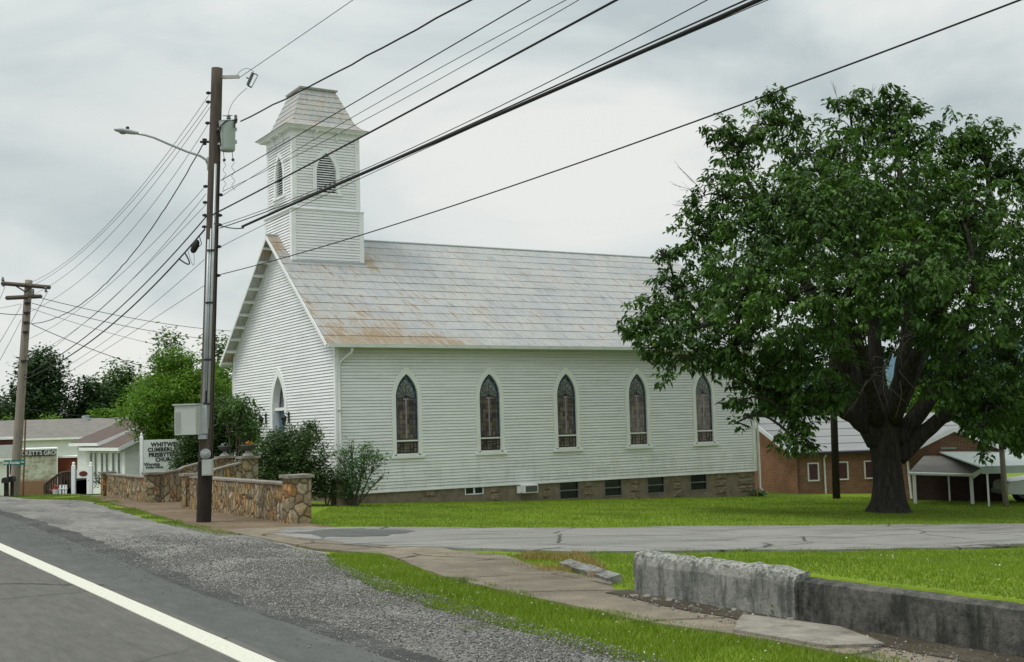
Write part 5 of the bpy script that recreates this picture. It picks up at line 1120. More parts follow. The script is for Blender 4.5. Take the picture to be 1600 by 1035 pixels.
for i, (px, yt, yb, dp, w, mm_) in enumerate([(1215, 560, 690, 95, 130, leafmid), (1300, 575, 690, 90, 120, leafdk), (1360, 560, 690, 100, 110, leafmap), (1440, 575, 690, 96, 120, leafmap), (1520, 590, 700, 92, 110, leafmid), (1590, 600, 700, 98, 100, leafmid), (1185, 600, 690, 92, 60, leafdk)]):
    tree(['green tree behind the brick hall, next to the church corner', 'dark tree behind the brick hall roof beside the bare pole', 'bright tree seen between the limbs of the huge tree', 'bright tree behind the gabled brick porch', 'green tree behind the carport', 'tree at the picture edge beyond the carport', 'narrow dark tree hard against the church corner'][i], px, yt, yb, dp, w, mm_, (.6, .35), 1.0, 8, 20+i, zbase=-2.6)
def shrub(label, lobes, m, depth, base, dens=9, L_=.10, W_=.05, name='shrub', stems=8, cat='shrub', droop=.2, fill_=.35, nl=9, dk=5):
    b = at(base[0], base[1], depth); b.z = gz(b.x, b.y); t = thing(name, label, cat, b); lb = []
    mb = MB()
    for px, py, r, dy in lobes:
        c = at(px, py, depth+dy)-b; lb.append((tuple(c), r*depth/F_PX, .9)); mb.tube([(c.x*.15, c.y*.15, 0), tuple(c*.6), tuple(c)], [.03, .02, .008], 5)
        for k in range(stems): d = Vector(RNG.normal(size=3)).normalized()*r*depth/F_PX*.9; mb.tube([tuple(c*.7), tuple(c+d)], [.012, .004], 4)
    mb.build('stems', bark2, t); foliage('leaves', lb, m, t, dens=dens*dk, leaves=nl, L_=L_, Wd_=W_, droop=droop, fill_=fill_, spread=L_*.8); return t
shrub('big dense dark shrub against the church front', [(435, 720, 42, 0), (470, 712, 40, -.3), (495, 745, 26, -.3), (420, 755, 32, -.5), (465, 755, 38, -.6), (440, 690, 26, .2), (480, 680, 20, .3), (488, 665, 9, .3), (505, 765, 14, -.4), (408, 725, 18, 0)], leafbush, 38.4, (455, 775), 16, .10, .055)
shrub('dark rhododendron-like shrub behind the notice sign', [(302, 712, 26, 0), (320, 690, 38, .2), (350, 680, 38, .4), (380, 690, 28, .2), (345, 650, 34, .8), (385, 655, 22, .3), (372, 628, 9, 0), (305, 668, 26, .5), (276, 730, 12, -.2), (395, 680, 14, 0)], leafbush, 41, (335, 760), 13, .13, .06)
shrub('leafy dogwood branches reaching over the dark shrub to the church front', [(380, 630, 12, 0), (372, 645, 14, 0), (385, 665, 16, 0), (395, 690, 12, 0), (355, 640, 16, .3)], leafmid, 39.5, (365, 750), 12, .15, .07, droop=.6, dk=2.5)
cs = shrub('open twiggy young shrub at the church corner', [(545, 735, 26, 0), (570, 720, 22, 0), (560, 755, 24, 0), (535, 710, 14, 0), (575, 700, 10, 0), (592, 718, 12, 0), (528, 745, 14, 0), (600, 742, 5, 0), (545, 770, 18, 0), (549, 692, 5, 0)], leafblue, 38.2, (552, 782), 7, .12, .05, droop=-.3, fill_=.6, nl=6, dk=6.5)
shrub('low shrub in the bed between pale pier and dark shrub', [(505, 760, 12, 0), (520, 768, 8, 0)], leafblue, 38.0, (510, 780), 14, .07, .03)
shrub('small clipped planting below the white house windows', [(170, 745, 10, 0), (150, 748, 8, 0), (188, 748, 7, 0)], leafdk, 50, (170, 770), 10, .10, .05)
shrub('tuft of dark weeds at the foot of the brick hall downspout', [(1180, 772, 6, 0), (1190, 772, 5, 0)], leafdk, 48.9, (1184, 774), 14, .10, .05)

# ---------------------------------------------------------------- church notice sign
CSY = 42.0; s0 = at(222, 688, CSY); s1 = at(300, 742, CSY); sgz = gz(s0.x, CSY)
cs_ = thing('church_sign', 'pale church notice sign on white posts behind the stone wall', 'sign', (s0.x, CSY, sgz), radians(4))
bw = s1.x-s0.x; zt_s, zb_s = s0.z-sgz, s1.z-sgz
mb = MB(); mb.box(.02, bw, -.03, .03, zb_s, zt_s); mb.build('board', M('sign_board_paint', (.60, .66, .62), .6, .05, 3), cs_, bevel=.005)
for x_ in (-.02, bw+.02): 
    mb = MB(); mb.box(x_-.05, x_+.05, -.05, .05, 0, zt_s+.10); mb.lathe([(.06, zt_s+.10), (.03, zt_s+.16), (.045, zt_s+.20), (.005, zt_s+.26)], 10, Matrix.Translation((x_, 0, 0))); mb.build('post', trimp, cs_)
def text(body, size, loc, parent, m, rx=pi/2, rz=0, ext=.006, align='CENTER', bold=.0, sx=1, name='lettering', space=1):
    cu = bpy.data.curves.new(name, 'FONT'); cu.body = body; cu.size = size; cu.extrude = ext; cu.align_x = align; cu.align_y = 'CENTER'; cu.offset = bold; cu.space_character = space; cu.resolution_u = 3
    o = bpy.data.objects.new('tmp', cu); COL.objects.link(o); bpy.context.view_layer.update(); me = bpy.data.meshes.new_from_object(o.evaluated_get(bpy.context.evaluated_depsgraph_get())); bpy.data.objects.remove(o)
    me.materials.clear(); me.materials.append(m); t = bpy.data.objects.new(name, me); COL.objects.link(t); t.parent = parent; t.location = loc; t.rotation_euler = (rx, 0, rz); t.scale = (sx, 1, 1); return t
blk = M('black_lettering', (.02, .02, .022), .6, .1); wht = M('white_lettering', (.7, .7, .68), .6, .05)
mx = bw/2-.02; PXS = CSY/F_PX
for body, yy, sz, bo in (('WHITWELL', 695, .20, .008), ('CUMBERLAND', 703, .19, .008), ('PRESBYTERIAN', 711, .19, .008), ('CHURCH', 718.5, .18, .008)):
    text(body, sz, (mx, -.035, at(250, yy, CSY).z-sgz), cs_, blk, bold=bo, sx=.95, space=1.12 if body != 'PRESBYTERIAN' else 1.02)
text('Worship', .15, (.34, -.035, at(250, 725.5, CSY).z-sgz), cs_, blk, bold=.004); text('Sunday School', .10, (.42, -.035, at(250, 730, CSY).z-sgz), cs_, blk, bold=.003)

# ---------------------------------------------------------------- buildings, far left
shingle = M('brown_shingle', (.115, .088, .075), .95, .2, 2, bmp=.4, bs=12); shingleg = M('grey_shingle', (.20, .19, .172), .95, .15, 1.5, bmp=.3, bs=9); metalroof = M('pale_metal_roof', (.24, .25, .25), .5, .12, 1.2, stretch=(.4, 2.5, 1), dirt=(.24, .25, .24))
winw = M('window_dark', (.05, .06, .065), .25, .4, 2, spec=.5)
def gable(name, label, loc, rz, lx, wy, ze, zr, wallm, roofm_, gablem=None, oh=.35, base=-1.0, cat='building'):
    t = thing(name, label, cat, loc, rz)
    mb = MB(); mb.box(0, lx, 0, wy, base, ze); 
    mb.build('wall', wallm, t)
    for x0, x1 in ((-.0, .0), (lx, lx)):
        g = MB(); g.add([(x0, 0, ze), (x0, wy, ze), (x0, wy/2, zr-.03)], [(0, 1, 2)]); g.v = g.v+[(x+(.05 if x0 == 0 else -.05), y, z) for x, y, z in g.v[:3]]; g.f = [(0, 1, 2), (3, 5, 4), (0, 3, 4, 1), (1, 4, 5, 2), (2, 5, 3, 0)]; g.build('gable', gablem or wallm, t)
    sl_ = (zr-ze)/(wy/2)
    for s in (-1, 1):
        y0 = -oh if s < 0 else wy+oh; z0 = ze-oh*sl_; r = MB(); yc = wy/2
        a = [(-oh, y0, z0), (lx+oh, y0, z0), (lx+oh, yc, zr), (-oh, yc, zr)]; r.add(a+[(x, y, z+.09) for x, y, z in a], [(0, 3, 2, 1), (4, 5, 6, 7), (0, 1, 5, 4), (1, 2, 6, 5), (2, 3, 7, 6), (3, 0, 4, 7)]); ro = r.build('roof', roofm_, t)
        f = MB(); f.box(-oh, lx+oh, min(y0, y0+s*.03), max(y0, y0+s*.03), z0-.08, z0+.07); f.build('gutter', trimp, ro)
        for x0 in (-oh-.03, lx+oh):
            f = MB(); b = [(x0, y0, z0-.10), (x0, yc, zr-.10), (x0, yc, zr+.085), (x0, y0, z0+.085)]; f.add(b+[(x+.03, y, z) for x, y, z in b], [(0, 1, 2, 3), (4, 7, 6, 5), (0, 4, 5, 1), (3, 2, 6, 7), (0, 3, 7, 4)]); f.build('fascia', trimp, ro)
    return t
def win(t, x, z, w, h, face='y0', off=0, m=None, fm=None, name='window', div=0):
    """a framed window on the local y=0 (or x=0 / x=off) face"""
    Mx = Matrix.Identity(4) if face == 'y0' else Matrix.Translation((off, 0, 0)) @ Matrix.Rotation(pi/2 if face == 'x1' else -pi/2, 4, 'Z')
    mb = MB(); fw = .06
    for a, b, c, d in ((x-w/2-fw, x+w/2+fw, z+h/2, z+h/2+fw), (x-w/2-fw, x+w/2+fw, z-h/2-fw, z-h/2), (x-w/2-fw, x-w/2, z-h/2, z+h/2), (x+w/2, x+w/2+fw, z-h/2, z+h/2)): mb.box(a, b, -.05, .03, c, d, Mx)
    for i in range(div): q_ = x-w/2+w*(i+1)/(div+1); mb.box(q_-.012, q_+.012, -.03, -.018, z-h/2, z+h/2, Mx)
    f = mb.build(name, fm or trimp, t); mb = MB(); mb.box(x-w/2, x+w/2, -.015, .02, z-h/2, z+h/2, Mx); mb.build('pane', m or winw, f)
VANG = atan2(V[1], V[0])
c1 = at(195, 707, 55); wh1 = gable('house', 'small white house with brown shingle roof behind the notice sign', (c1.x, c1.y, 0), VANG, 7.6, 5.5, 1.55, 2.85, paint, shingle, base=-1.5)
# local x runs along V; local +y points to -U side after rotation -> mirror so the house sits on +U
wh1.location = tuple(uvp(*w2uv(c1.x, c1.y)) + Vector((V[0]*7.6, V[1]*7.6, 0))); wh1.rotation_euler.z = VANG+pi
for i, x_ in enumerate((.9, 1.9, 3.3, 4.3, 5.6, 6.7)): win(wh1, x_, .55, .55, 1.3)
g1 = at(134, 699, 62); wh2 = gable('house', 'white house wing with long white rake behind the small brown-roofed house', (0, 0, 0), VANG+pi, 6, 8.0, 1.75, 3.35, paint, shingle, base=-1.8)
wh2.location = (g1.x+V[0]*2, g1.y+V[1]*2, 0); wh2.rotation_euler.z = VANG+pi
c3 = at(-60, 690, 88); lb_ = gable('long_building', 'long low white building with grey shingle roof behind the store', (c3.x, 88, 0), radians(2), 16.5, 9, 2.05, 3.35, paint, shingleg, base=-2.5, oh=.3)
mb = MB(); mb.lathe([(.25, 3.0), (.25, 3.5), (.3, 3.5), (.25, 3.65)], 12, Matrix.Translation((7.6, 4, 0))); mb.build('roof_vent', metalgrey, lb_)
redb = M('red_brick_panel', (.20, .055, .03), .9, .2, 3)
a = at(90, 716, 70); b = at(190, 775, 70); rb_ = thing('brick_shed', 'low red brick shed wall between the mural and the white house', 'shed', (a.x, 70, 0)); mb = MB(); mb.box(0, b.x-a.x, 0, 3, -2, a.z); mb.build('wall', redb, rb_); mb = MB(); mb.box(-.05, b.x-a.x+.05, -.08, 3.05, a.z, a.z+.10); mb.build('roof_edge', trimp, rb_)
# store with painted wall
SD = 66; a = at(30, 704, SD); b = at(89, 774, SD)
st = thing('store', 'old store with peeling painted side wall reading CKETTS GRO', 'store', (a.x, SD, 0), radians(21)); sw = (b.x-a.x)*.93
def peel_mat():
    m, t, b = newmat('peeling_mural_wall', .9, .2); v = coords(t); n = noise_n(t, 1.6, 8, .7, v); n2 = noise_n(t, 6, 6, .7, v); f = mix(t, .4, n.outputs[0], n2.outputs[0])
    c = ramp(t, f, [(.36, (.22, .15, .10)), (.44, (.36, .31, .24)), (.5, (.50, .49, .42)), (.58, (.62, .62, .57))]); sp = N(t, 'ShaderNodeSeparateXYZ'); t.links.new(v, sp.inputs[0])
    c = mix(t, ramp(t, sp.outputs[2], [(.0, (0, 0, 0)), (.001, (0, 0, 0))]), c, c); r = N(t, 'ShaderNodeMapRange'); r.inputs['From Min'].default_value = -.15; r.inputs['From Max'].default_value = -.35; t.links.new(sp.outputs[2], r.inputs[0]); c = mix(t, r.outputs[0], c, (.30, .17, .12)); t.links.new(c, b.inputs['Base Color']); return m
mb = MB(); mb.box(0, sw, 0, 9, -2.0, a.z); mb.build('wall', peel_mat(), st)
zb_ = at(60, 713, SD).z; mb = MB(); mb.box(-.02, sw-.06, -.04, -.005, zb_, a.z-.02); sb_ = mb.build('sign_band', M('faded_black_paint', (.055, .058, .062), .8, .3, 6), st)
text("CKETT'S GRO.", .33, (sw*.53, -.045, (zb_+a.z)/2-.01), sb_, wht, bold=.004, sx=.86, name='lettering')
gh = M('ghost_lettering', (.50, .46, .36), .9, .3, 8)
mb = MB(); mb.box(-.05, sw+.05, -.05, 9.05, a.z, a.z+.07); mb.box(sw, sw+.05, -.03, 0, -1, a.z); mb.build('coping', trimp, st)
a2 = at(12, 687, SD+3); b2 = at(58, 708, SD+3)
mb = MB(); mb.box(a2.x-a.x, b2.x-a.x, 3, 8, 0, a2.z); mb.build('upper_parapet', M('dark_red_brick', (.07, .022, .02), .9, .3, 4), st)
mb = MB(); mb.box(a2.x-a.x-.06, b2.x-a.x+.1, 2.93, 8.06, a2.z, a2.z+.16); mb.box(b2.x-a.x, b2.x-a.x+.09, 2.94, 3.2, 1, a2.z); mb.build('parapet_coping', trimp, st)
l1 = at(-30, 720, 60); wb = gable('shed', 'white shed with grey-green roof at the picture edge behind the mailboxes', (l1.x, 60-.6, 0), radians(22), (at(22, 720, 60).x-l1.x)*.93, 3, at(10, 716, 60).z, at(10, 716, 60).z+.55, paint, M('grey_green_roof', (.20, .22, .19), .8, .1), base=-2, oh=.2)
# steps railing
RD = 52; rl = thing('stair_railing', 'dark wooden stair railing beside the painted store wall', 'railing', (0, 0, 0)); wr = M('dark_stained_wood', (.06, .045, .035), .85, .3, 6)
zg = at(72, 775, RD).z
mb = MB(); mb.tube([at(70, 757, RD), at(95, 739, RD)], .055, 4); mb.tube([at(95, 739, RD), at(112, 737, RD)], .055, 4); mb.tube([at(72, 770, RD), at(96, 757, RD)], .04, 4); mb.build('handrail', wr, rl)
for px, y0 in ((71, 756), (76, 752), (80, 750), (84, 747), (88, 744), (92, 741), (96, 739), (101, 738), (106, 738), (111, 738)):
    mb = MB(); p = at(px, y0, RD); w_ = .06 if px in (71, 96, 111) else .03; mb.box(p.x-w_, p.x+w_, RD-w_, RD+w_, zg-.2 if px < 96 else zg+.3, p.z); mb.build('baluster' if w_ < .05 else 'newel_post', wr, rl)
mb = MB()
for i in range(6): mb.box(at(74+i*5, 760, RD).x, at(120, 760, RD).x, RD+.1, RD+1.2, zg-.3, zg+.12*(i+1))
mb.build('steps', concrete, rl)
pk = thing('flower_pot', 'small pink flowers in a pot at the foot of the dark railing', 'flower pot', at(87, 774, 50)); mb = MB(); mb.lathe([(.10, 0), (.14, .22), (.12, .22)], 12); mb.build('pot', wht, pk)
foliage('flowers', [((0, 0, .3), .17, .7)], foliage_mat('pink_petal', (.4, .04, .08), (.5, .07, .12), (.6, .15, .2)), pk, dens=40, leaves=5, L_=.07, Wd_=.06, spread=.04)
# small notice board with white posts
ND = 49; na = at(120, 734, ND); nb = at(141, 747, ND); nbt = thing('notice_board', 'small white hanging sign with an oval badge between two white posts', 'sign', (0, 0, 0)); zg = gz(na.x, ND)
mb = MB(); mb.box(na.x, nb.x, ND-.02, ND+.02, nb.z, na.z); bdd = mb.build('board', trimp, nbt)
mb = MB(); mb.lathe([(.17, 0), (.17, .01)], 20, Matrix.Translation(((na.x+nb.x)/2, ND-.022, (na.z+nb.z)/2)) @ Matrix.Rotation(pi/2, 4, 'X') @ Matrix.Diagonal((1, .62, 1, 1))); mb.build('oval_badge', M('maroon_paint', (.13, .03, .02), .6, .2), bdd)
for px, y0 in ((115, 728), (142, 728)):
    mb = MB(); p = at(px, y0, ND); mb.box(p.x-.07, p.x+.07, ND-.07, ND+.07, zg-.1, p.z); mb.lathe([(.08, p.z), (.05, p.z+.05), (.07, p.z+.10), (.01, p.z+.16)], 10, Matrix.Translation((p.x, ND, 0))); mb.build('post', trimp, nbt)
mb = MB()
for px in (101, 106, 110): p = at(px, 757, ND); mb.box(p.x-.03, p.x+.03, ND-.5, ND-.44, zg-.1, p.z); 
mb.box(at(99, 757, ND).x, at(113, 757, ND).x, ND-.52, ND-.5, at(100, 762, ND).z-.04, at(100, 762, ND).z); pf_ = mb.build('picket_fence', trimp); tag(pf_, 'short white picket fence stub beside the small hanging sign', 'fence')
# street sign, mailboxes
SS = 42.6; sgn = thing('street_sign', 'green street name blade reading East Kansas Ave on a dark post', 'street sign', (0, 0, 0)); a = at(5, 723.5, SS); b = at(39.5, 723.5, SS); zg = gz(a.x, SS)
grn = M('sign_green', (.0, .13, .11), .4, .05); mb = MB(); Ms = Matrix.Translation(((a.x+b.x)/2, SS, a.z)) @ Matrix.Rotation(radians(1), 4, 'Y'); wS = (b.x-a.x)/2; mb.box(-wS, wS, -.01, .01, -.085, .085, Ms); bl = mb.build('blade', grn, sgn)
text('East Kansas', .155, ((a.x+b.x)/2-.10, SS-.014, a.z), bl, wht, bold=.003, ext=.002, sx=.80); text('Ave', .09, (b.x-.09, SS-.014, a.z+.01), bl, wht, bold=.002, ext=.002, sx=.85)
mb = MB(); p = at(12, 727, SS); mb.tube([(p.x, SS+.02, zg-.1), (p.x, SS+.02, p.z)], .04, 8); mb.build('post', black, sgn)
for (px, py, lab, d_) in ((9, 751, 'black mailbox on a wooden post, nearer the picture edge', 42.4), (19, 749, 'second black mailbox, tucked against the bleached pole', 42.9)):
    p = at(px, py, d_); mbx = thing('mailbox', lab, 'mailbox', (p.x, d_, gz(p.x, d_)), radians(12), 'roadside mailboxes'); zz = p.z-gz(p.x, d_)
    mb = MB(); pf = [(-.09, 0), (.09, 0), (.09, .10)]+[(.09*cos(t*pi/8), .10+.09*sin(t*pi/8)) for t in range(1, 8)]+[(-.09, .10)]; mb.prism(pf, -.28, .22, Matrix.Translation((0, 0, zz-.08))); mb.build('box', black, mbx)
    mb = MB(); mb.box(-.05, .05, -.05, .05, -.1, zz-.085); mb.tube([(0, -.0, zz-.35), (0, -.22, zz-.1)], .025, 4); mb.build('post', creos, mbx)

# ---------------------------------------------------------------- brick hall, far right
bc = ground_at(1247, 771); bc.z = 0; zg = gz(bc.x, bc.y)
zE = at(1247, 706, bc.y).z; zR = zE+1.45
rzb = radians(-4); bh = thing('brick_hall', 'brown brick hall with pale metal roof behind the bare pole', 'building', (bc.x, bc.y, 0), radians(14))
def hall():
    Lh, Wh = 9.5, 8.0
    mb = MB(); mb.box(.01, Lh, 0, Wh, -3, zE); mb.build('wall', brickdk, bh)
    mb = MB(); mb.add([(0, 0, -3), (0, Wh, -3), (0, Wh, zE), (0, Wh/2, zR), (0, 0, zE), (.15, 0, -3), (.15, Wh, -3), (.15, Wh, zE), (.15, Wh/2, zR), (.15, 0, zE)], [(0, 1, 2, 3, 4), (5, 9, 8, 7, 6), (0, 4, 9, 5), (1, 6, 7, 2), (4, 3, 8, 9), (3, 2, 7, 8)]); mb.build('gable', bricklit, bh)
    sl_ = (zR-zE)/(Wh/2)
    for s in (-1, 1):
        y0 = -.3 if s < 0 else Wh+.3; z0 = zE-.3*sl_; yc = Wh/2; r = MB(); n = 5
        for i in range(n):
            t0, t1 = i/n, (i+1)/n; ya, yb_ = y0+(yc-y0)*t0, y0+(yc-y0)*t1; za_, zb2 = z0+(zR-z0)*t0, z0+(zR-z0)*t1
            r.quad((-.35, ya, za_+.10), (Lh, ya, za_+.10), (Lh, yb_, zb2+.07), (-.35, yb_, zb2+.07)); r.quad((-.35, ya, za_+.10), (Lh, ya, za_+.10), (Lh, ya, za_+.05), (-.35, ya, za_+.05))
        r.quad((-.35, y0, z0), (Lh, y0, z0), (Lh, yc, zR), (-.35, yc, zR)); ro = r.build('roof', metalroof, bh)
        f = MB(); x0 = -.38; b = [(x0, y0, z0-.10), (x0, yc, zR-.10), (x0, yc, zR+.11), (x0, y0, z0+.11)]; f.add(b+[(x+.03, y, z) for x, y, z in b], [(0, 1, 2, 3), (4, 7, 6, 5), (0, 4, 5, 1), (3, 2, 6, 7), (0, 3, 7, 4)]); f.build('fascia', trimp, ro)
        f = MB(); f.box(-.3, Lh, min(y0, y0+s*.07), max(y0, y0+s*.07), z0-.06, z0+.05); f.build('gutter', black if s < 0 else trimp, ro)
    for x_ in (.75, 2.15, 3.45): win(bh, x_, at(1268, 738, bc.y).z, .42, .68, m=M('maroon_blind', (.10, .05, .06), .4, .3, 8), div=0)
    mb = MB(); mb.tube([(1.25, -.34, zE-.15), (1.27, -.06, zE-.32), (1.28, -.06, zg-.1)], .04, 6); mb.build('downspout', trimp, bh)
hall()
# gabled wing with porch roof
WR = radians(-15); WDp = 46.0; ga = at(1403, 712, WDp); gb = at(1556, 703, WDp); zg = gz(14, 46)
wg = thing('brick_wing', 'gabled brown brick wing with shingled lean-to porch right of the great trunk', 'building', (ga.x, WDp, 0), WR); wx = (gb.x-ga.x)*1.02; zw = at(1415, 712, WDp).z; zp = at(1484, 672, WDp).z; xc = at(1486, 690, WDp).x-ga.x
mb = MB(); poly = [(0, -3), (wx, -3), (wx, zw+.15), (xc, zp), (0.12, zw), (0, zw)]; mb.prism(poly, 0, 7); mb.build('wall', brickdk, wg)
for (xa, za_), (xb, zb2) in (((-.1, zw-.05), (xc, zp)), ((xc, zp), (wx+.3, zw))):
    if xa < 0: xa = at(1405, 716, WDp).x-ga.x
    r = MB(); a_ = [(xa, -.3, za_+.02), (xb, -.3, zb2+.02), (xb, 7.2, zb2+.02), (xa, 7.2, za_+.02)]; r.add(a_+[(x, y, z+.08) for x, y, z in a_], [(0, 1, 2, 3), (4, 7, 6, 5), (0, 4, 5, 1), (1, 5, 6, 2), (2, 6, 7, 3), (3, 7, 4, 0)]); ro = r.build('roof', metalroof, wg)
    f = MB(); b = [(xa, -.34, za_-.06), (xb, -.34, zb2-.06), (xb, -.34, zb2+.11), (xa, -.34, za_+.11)]; f.add(b+[(x, y+.035, z) for x, y, z in b], [(0, 1, 2, 3), (4, 7, 6, 5), (0, 4, 5, 1), (3, 2, 6, 7)]); f.build('fascia', trimp, ro)
mb = MB(); mb.tube([tuple(at(1417, 716, 45.6)-wg.location), tuple(at(1420, 722, 45.8)-wg.location), tuple(at(1426, 779, 45.8)-wg.location)], .045, 6); mb.build('downspout', trimp, wg)
mb = MB(); mb.box(at(1479, 700, WDp).x-ga.x-.3, at(1479, 700, WDp).x-ga.x+.25, -.02, .0, at(1479, 700, WDp).z-.03, at(1479, 700, WDp).z+.03); mb.build('gable_vent', beige, wg)
# porch
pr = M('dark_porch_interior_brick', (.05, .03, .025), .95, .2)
p_a = at(1421, 737, 42.6); p_b = at(1519, 740, 42.6); q_a = at(1445, 711, 45.7); q_b = at(1570, 707, 45.7)
mb = MB(); lo = [p_a, p_b, q_b, q_a]; O = wg.location; lo = [tuple(wg.matrix_basis.inverted() @ p) if False else tuple(Matrix.Rotation(-WR, 3, 'Z') @ (p-O)) for p in lo]
mb.add(lo+[(x, y, z-.09) for x, y, z in lo], [(0, 1, 2, 3), (4, 7, 6, 5), (0, 4, 5, 1), (1, 5, 6, 2), (2, 6, 7, 3), (3, 7, 4, 0)]); po = mb.build('porch_roof', shingleg, wg)
tw = lambda p: tuple(Matrix.Rotation(-WR, 3, 'Z') @ (Vector(p)-O))
mb = MB(); a_, b_2 = Vector(lo[0]), Vector(lo[1]); mb.tube([a_+Vector((-.05, -.05, -.06)), b_2+Vector((.05, -.05, -.06))], .055, 6); mb.build('gutter', trimp, po)
mb = MB(); mb.add([lo[1], lo[2], (lo[2][0], lo[2][1], lo[2][2]-.12), (lo[1][0], lo[1][1], lo[1][2]-.18)]+[(x+.03, y, z) for x, y, z in (lo[1], lo[2], (lo[2][0], lo[2][1], lo[2][2]-.12), (lo[1][0], lo[1][1], lo[1][2]-.18))], [(0, 1, 2, 3), (4, 7, 6, 5), (0, 4, 5, 1), (3, 2, 6, 7)]); mb.build('fascia', trimp, po)
for px in (1428, 1517):
    p = at(px, 742, 42.7); mb = MB(); g_ = gz(p.x, 42.7); q_ = tw((p.x, 42.7, 0)); mb.box(q_[0]-.055, q_[0]+.055, q_[1]-.055, q_[1]+.055, g_-.1, p.z); mb.build('porch_post', trimp, wg)
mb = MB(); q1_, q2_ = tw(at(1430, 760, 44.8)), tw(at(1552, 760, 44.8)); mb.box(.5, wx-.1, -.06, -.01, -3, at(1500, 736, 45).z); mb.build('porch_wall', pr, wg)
# pale carport
ca, cb2 = at(1534, 729, 41), at(1680, 729, 41); cz = at(1540, 732, 41).z; cp = thing('carport', 'pale metal carport roof on thin white posts at the picture edge', 'carport', (ca.x, 41, 0), radians(-2)); cw_ = cb2.x-ca.x
cm = M('pale_carport_metal', (.52, .60, .56), .4, .06, 2, stretch=(3, .3, 1))
mb = MB(); mb.add([(0, 0, cz), (cw_, 0, cz), (cw_, 4.5, cz+.42), (0, 4.5, cz+.42), (0, 0, cz+.05), (cw_, 0, cz+.05), (cw_, 4.5, cz+.47), (0, 4.5, cz+.47)], [(0, 3, 2, 1), (4, 5, 6, 7), (0, 1, 5, 4), (1, 2, 6, 5), (2, 3, 7, 6), (3, 0, 4, 7)]); mb.build('roof_panel', cm, cp)
mb = MB(); mb.box(-.02, cw_, -.05, 0, cz-.18, cz+.07); mb.build('fascia', palegreen, cp)
for x_, y_ in ((.2, .1), (.70, .1), (2.1, 4.2), (cw_-.1, .1), (.2, 4.2)):
    mb = MB(); mb.box(x_-.025, x_+.025, y_-.025, y_+.025, -2.4, cz); mb.build('post', trimp, cp)
pp = ground_at(1572, 792); p4 = thing('utility_pole', 'short weathered brown pole standing in front of the carport', 'utility pole', (0, 0, 0)); tt = at(1562, 660, pp.y); mb = MB(); mb.tube([pp-Vector((0, 0, .2)), pp.lerp(tt, .5), tt], [.10, .09, .085], 10); mb.build('shaft', polew2, p4, smooth=True); mb = MB(); mb.box(tt.x-.12, tt.x+.12, tt.y-.13, tt.y-.1, tt.z-.9, tt.z-.6); mb.build('bracket', black, p4)
# pickup under the carport
TK = 43.5; t0_ = at(1575, 790, TK); gzt = gz(t0_.x, TK)-.12
pk2 = thing('pickup_truck', 'white pickup truck parked at the picture edge under the carport', 'pickup truck', (t0_.x, TK, gzt), radians(-4))
side = [(.0, .42), (.02, .78), (.12, .86), (1.15, .98), (1.28, 1.02), (3.2, 1.02), (3.25, 1.0), (5.3, 1.0), (5.35, .45), (4.8, .38), (4.72, .62), (4.45, .78), (4.18, .62), (4.1, .36), (1.45, .36), (1.37, .62), (1.1, .78), (.83, .62), (.75, .38)]
carw = M('car_white_paint', (.70, .76, .74), .25, .02, spec=.6); mb = MB(); mb.prism(side, 0, 1.85); mb.build('body', carw, pk2, bevel=.03)
mb = MB(); mb.prism([(1.25, 1.0), (1.85, 1.56), (2.05, 1.62), (2.95, 1.60), (3.18, 1.0)], .10, 1.75); cbn = mb.build('cab', carw, pk2, bevel=.03)
mb = MB(); mb.prism([(1.45, 1.04), (1.92, 1.50), (2.35, 1.54), (2.35, 1.04)], .085, .098); mb.build('side_window', glassd, cbn)
mb = MB(); mb.prism([(2.42, 1.04), (2.42, 1.54), (2.90, 1.52), (3.05, 1.04)], .085, .098); mb.build('side_window', glassd, cbn)
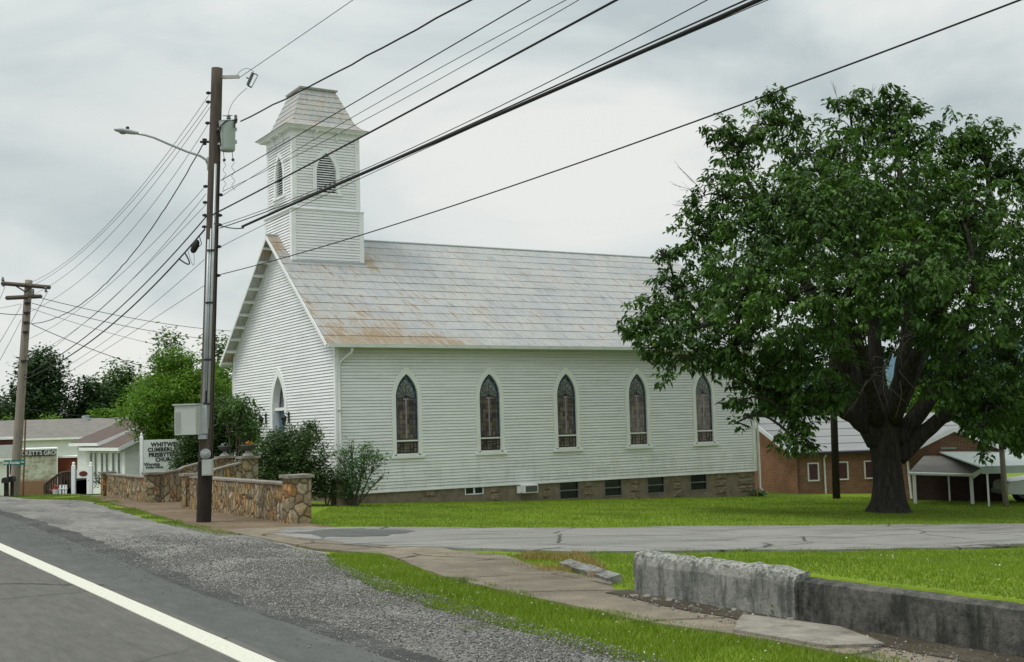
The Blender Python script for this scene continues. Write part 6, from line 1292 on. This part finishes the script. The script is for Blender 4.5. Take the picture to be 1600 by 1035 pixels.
mb = MB(); mb.add([(1.30, .2, 1.06), (1.84, .2, 1.56), (1.84, 1.65, 1.56), (1.30, 1.65, 1.06), (1.27, .2, 1.07), (1.81, .2, 1.57), (1.81, 1.65, 1.57), (1.27, 1.65, 1.07)], [(0, 1, 2, 3), (4, 7, 6, 5), (0, 4, 5, 1), (1, 5, 6, 2), (2, 6, 7, 3), (3, 7, 4, 0)]); mb.build('windscreen', glassd, cbn)
tyre = M('tyre_rubber', (.02, .02, .02), .9, .2)
for x_ in (1.1, 4.45):
    for y_ in (.0, 1.65):
        mb = MB(); mb.lathe([(.30, 0), (.36, .03), (.36, .19), (.30, .22)], 22, Matrix.Translation((x_, y_+.21, .36)) @ Matrix.Rotation(pi/2, 4, 'X')); wl = mb.build('wheel', tyre, pk2); mb = MB(); mb.lathe([(.20, -.005), (.21, .02), (.21, .20), (.20, .225)], 18, Matrix.Translation((x_, y_+.21, .36)) @ Matrix.Rotation(pi/2, 4, 'X')); mb.build('rim', metalgrey, wl)
for y_ in (.15, 1.5): mb = MB(); mb.box(-.02, .04, y_, y_+.25, .62, .76); mb.build('headlight', fanglass, pk2)
mb = MB(); mb.box(1.5, 1.62, -.16, .0, 1.02, 1.16); mb.build('wing_mirror', black, pk2); mb = MB(); mb.box(-.06, .0, .05, 1.8, .40, .55); mb.build('bumper', metalgrey, pk2, bevel=.02)
# distant wooded hill, blue of the haze put into its base colour
hm = M('haze_tinted_hill', (.060, .115, .15), .95, .2, .02, bmp=.5, bs=.3, bd=2)
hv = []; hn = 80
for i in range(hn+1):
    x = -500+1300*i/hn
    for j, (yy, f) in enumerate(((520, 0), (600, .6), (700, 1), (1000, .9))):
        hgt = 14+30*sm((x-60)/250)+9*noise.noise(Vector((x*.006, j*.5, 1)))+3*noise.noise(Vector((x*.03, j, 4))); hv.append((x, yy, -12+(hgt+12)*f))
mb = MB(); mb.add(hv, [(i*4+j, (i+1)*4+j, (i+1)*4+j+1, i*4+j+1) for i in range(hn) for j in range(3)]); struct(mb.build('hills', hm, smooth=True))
bpy.context.view_layer.update()
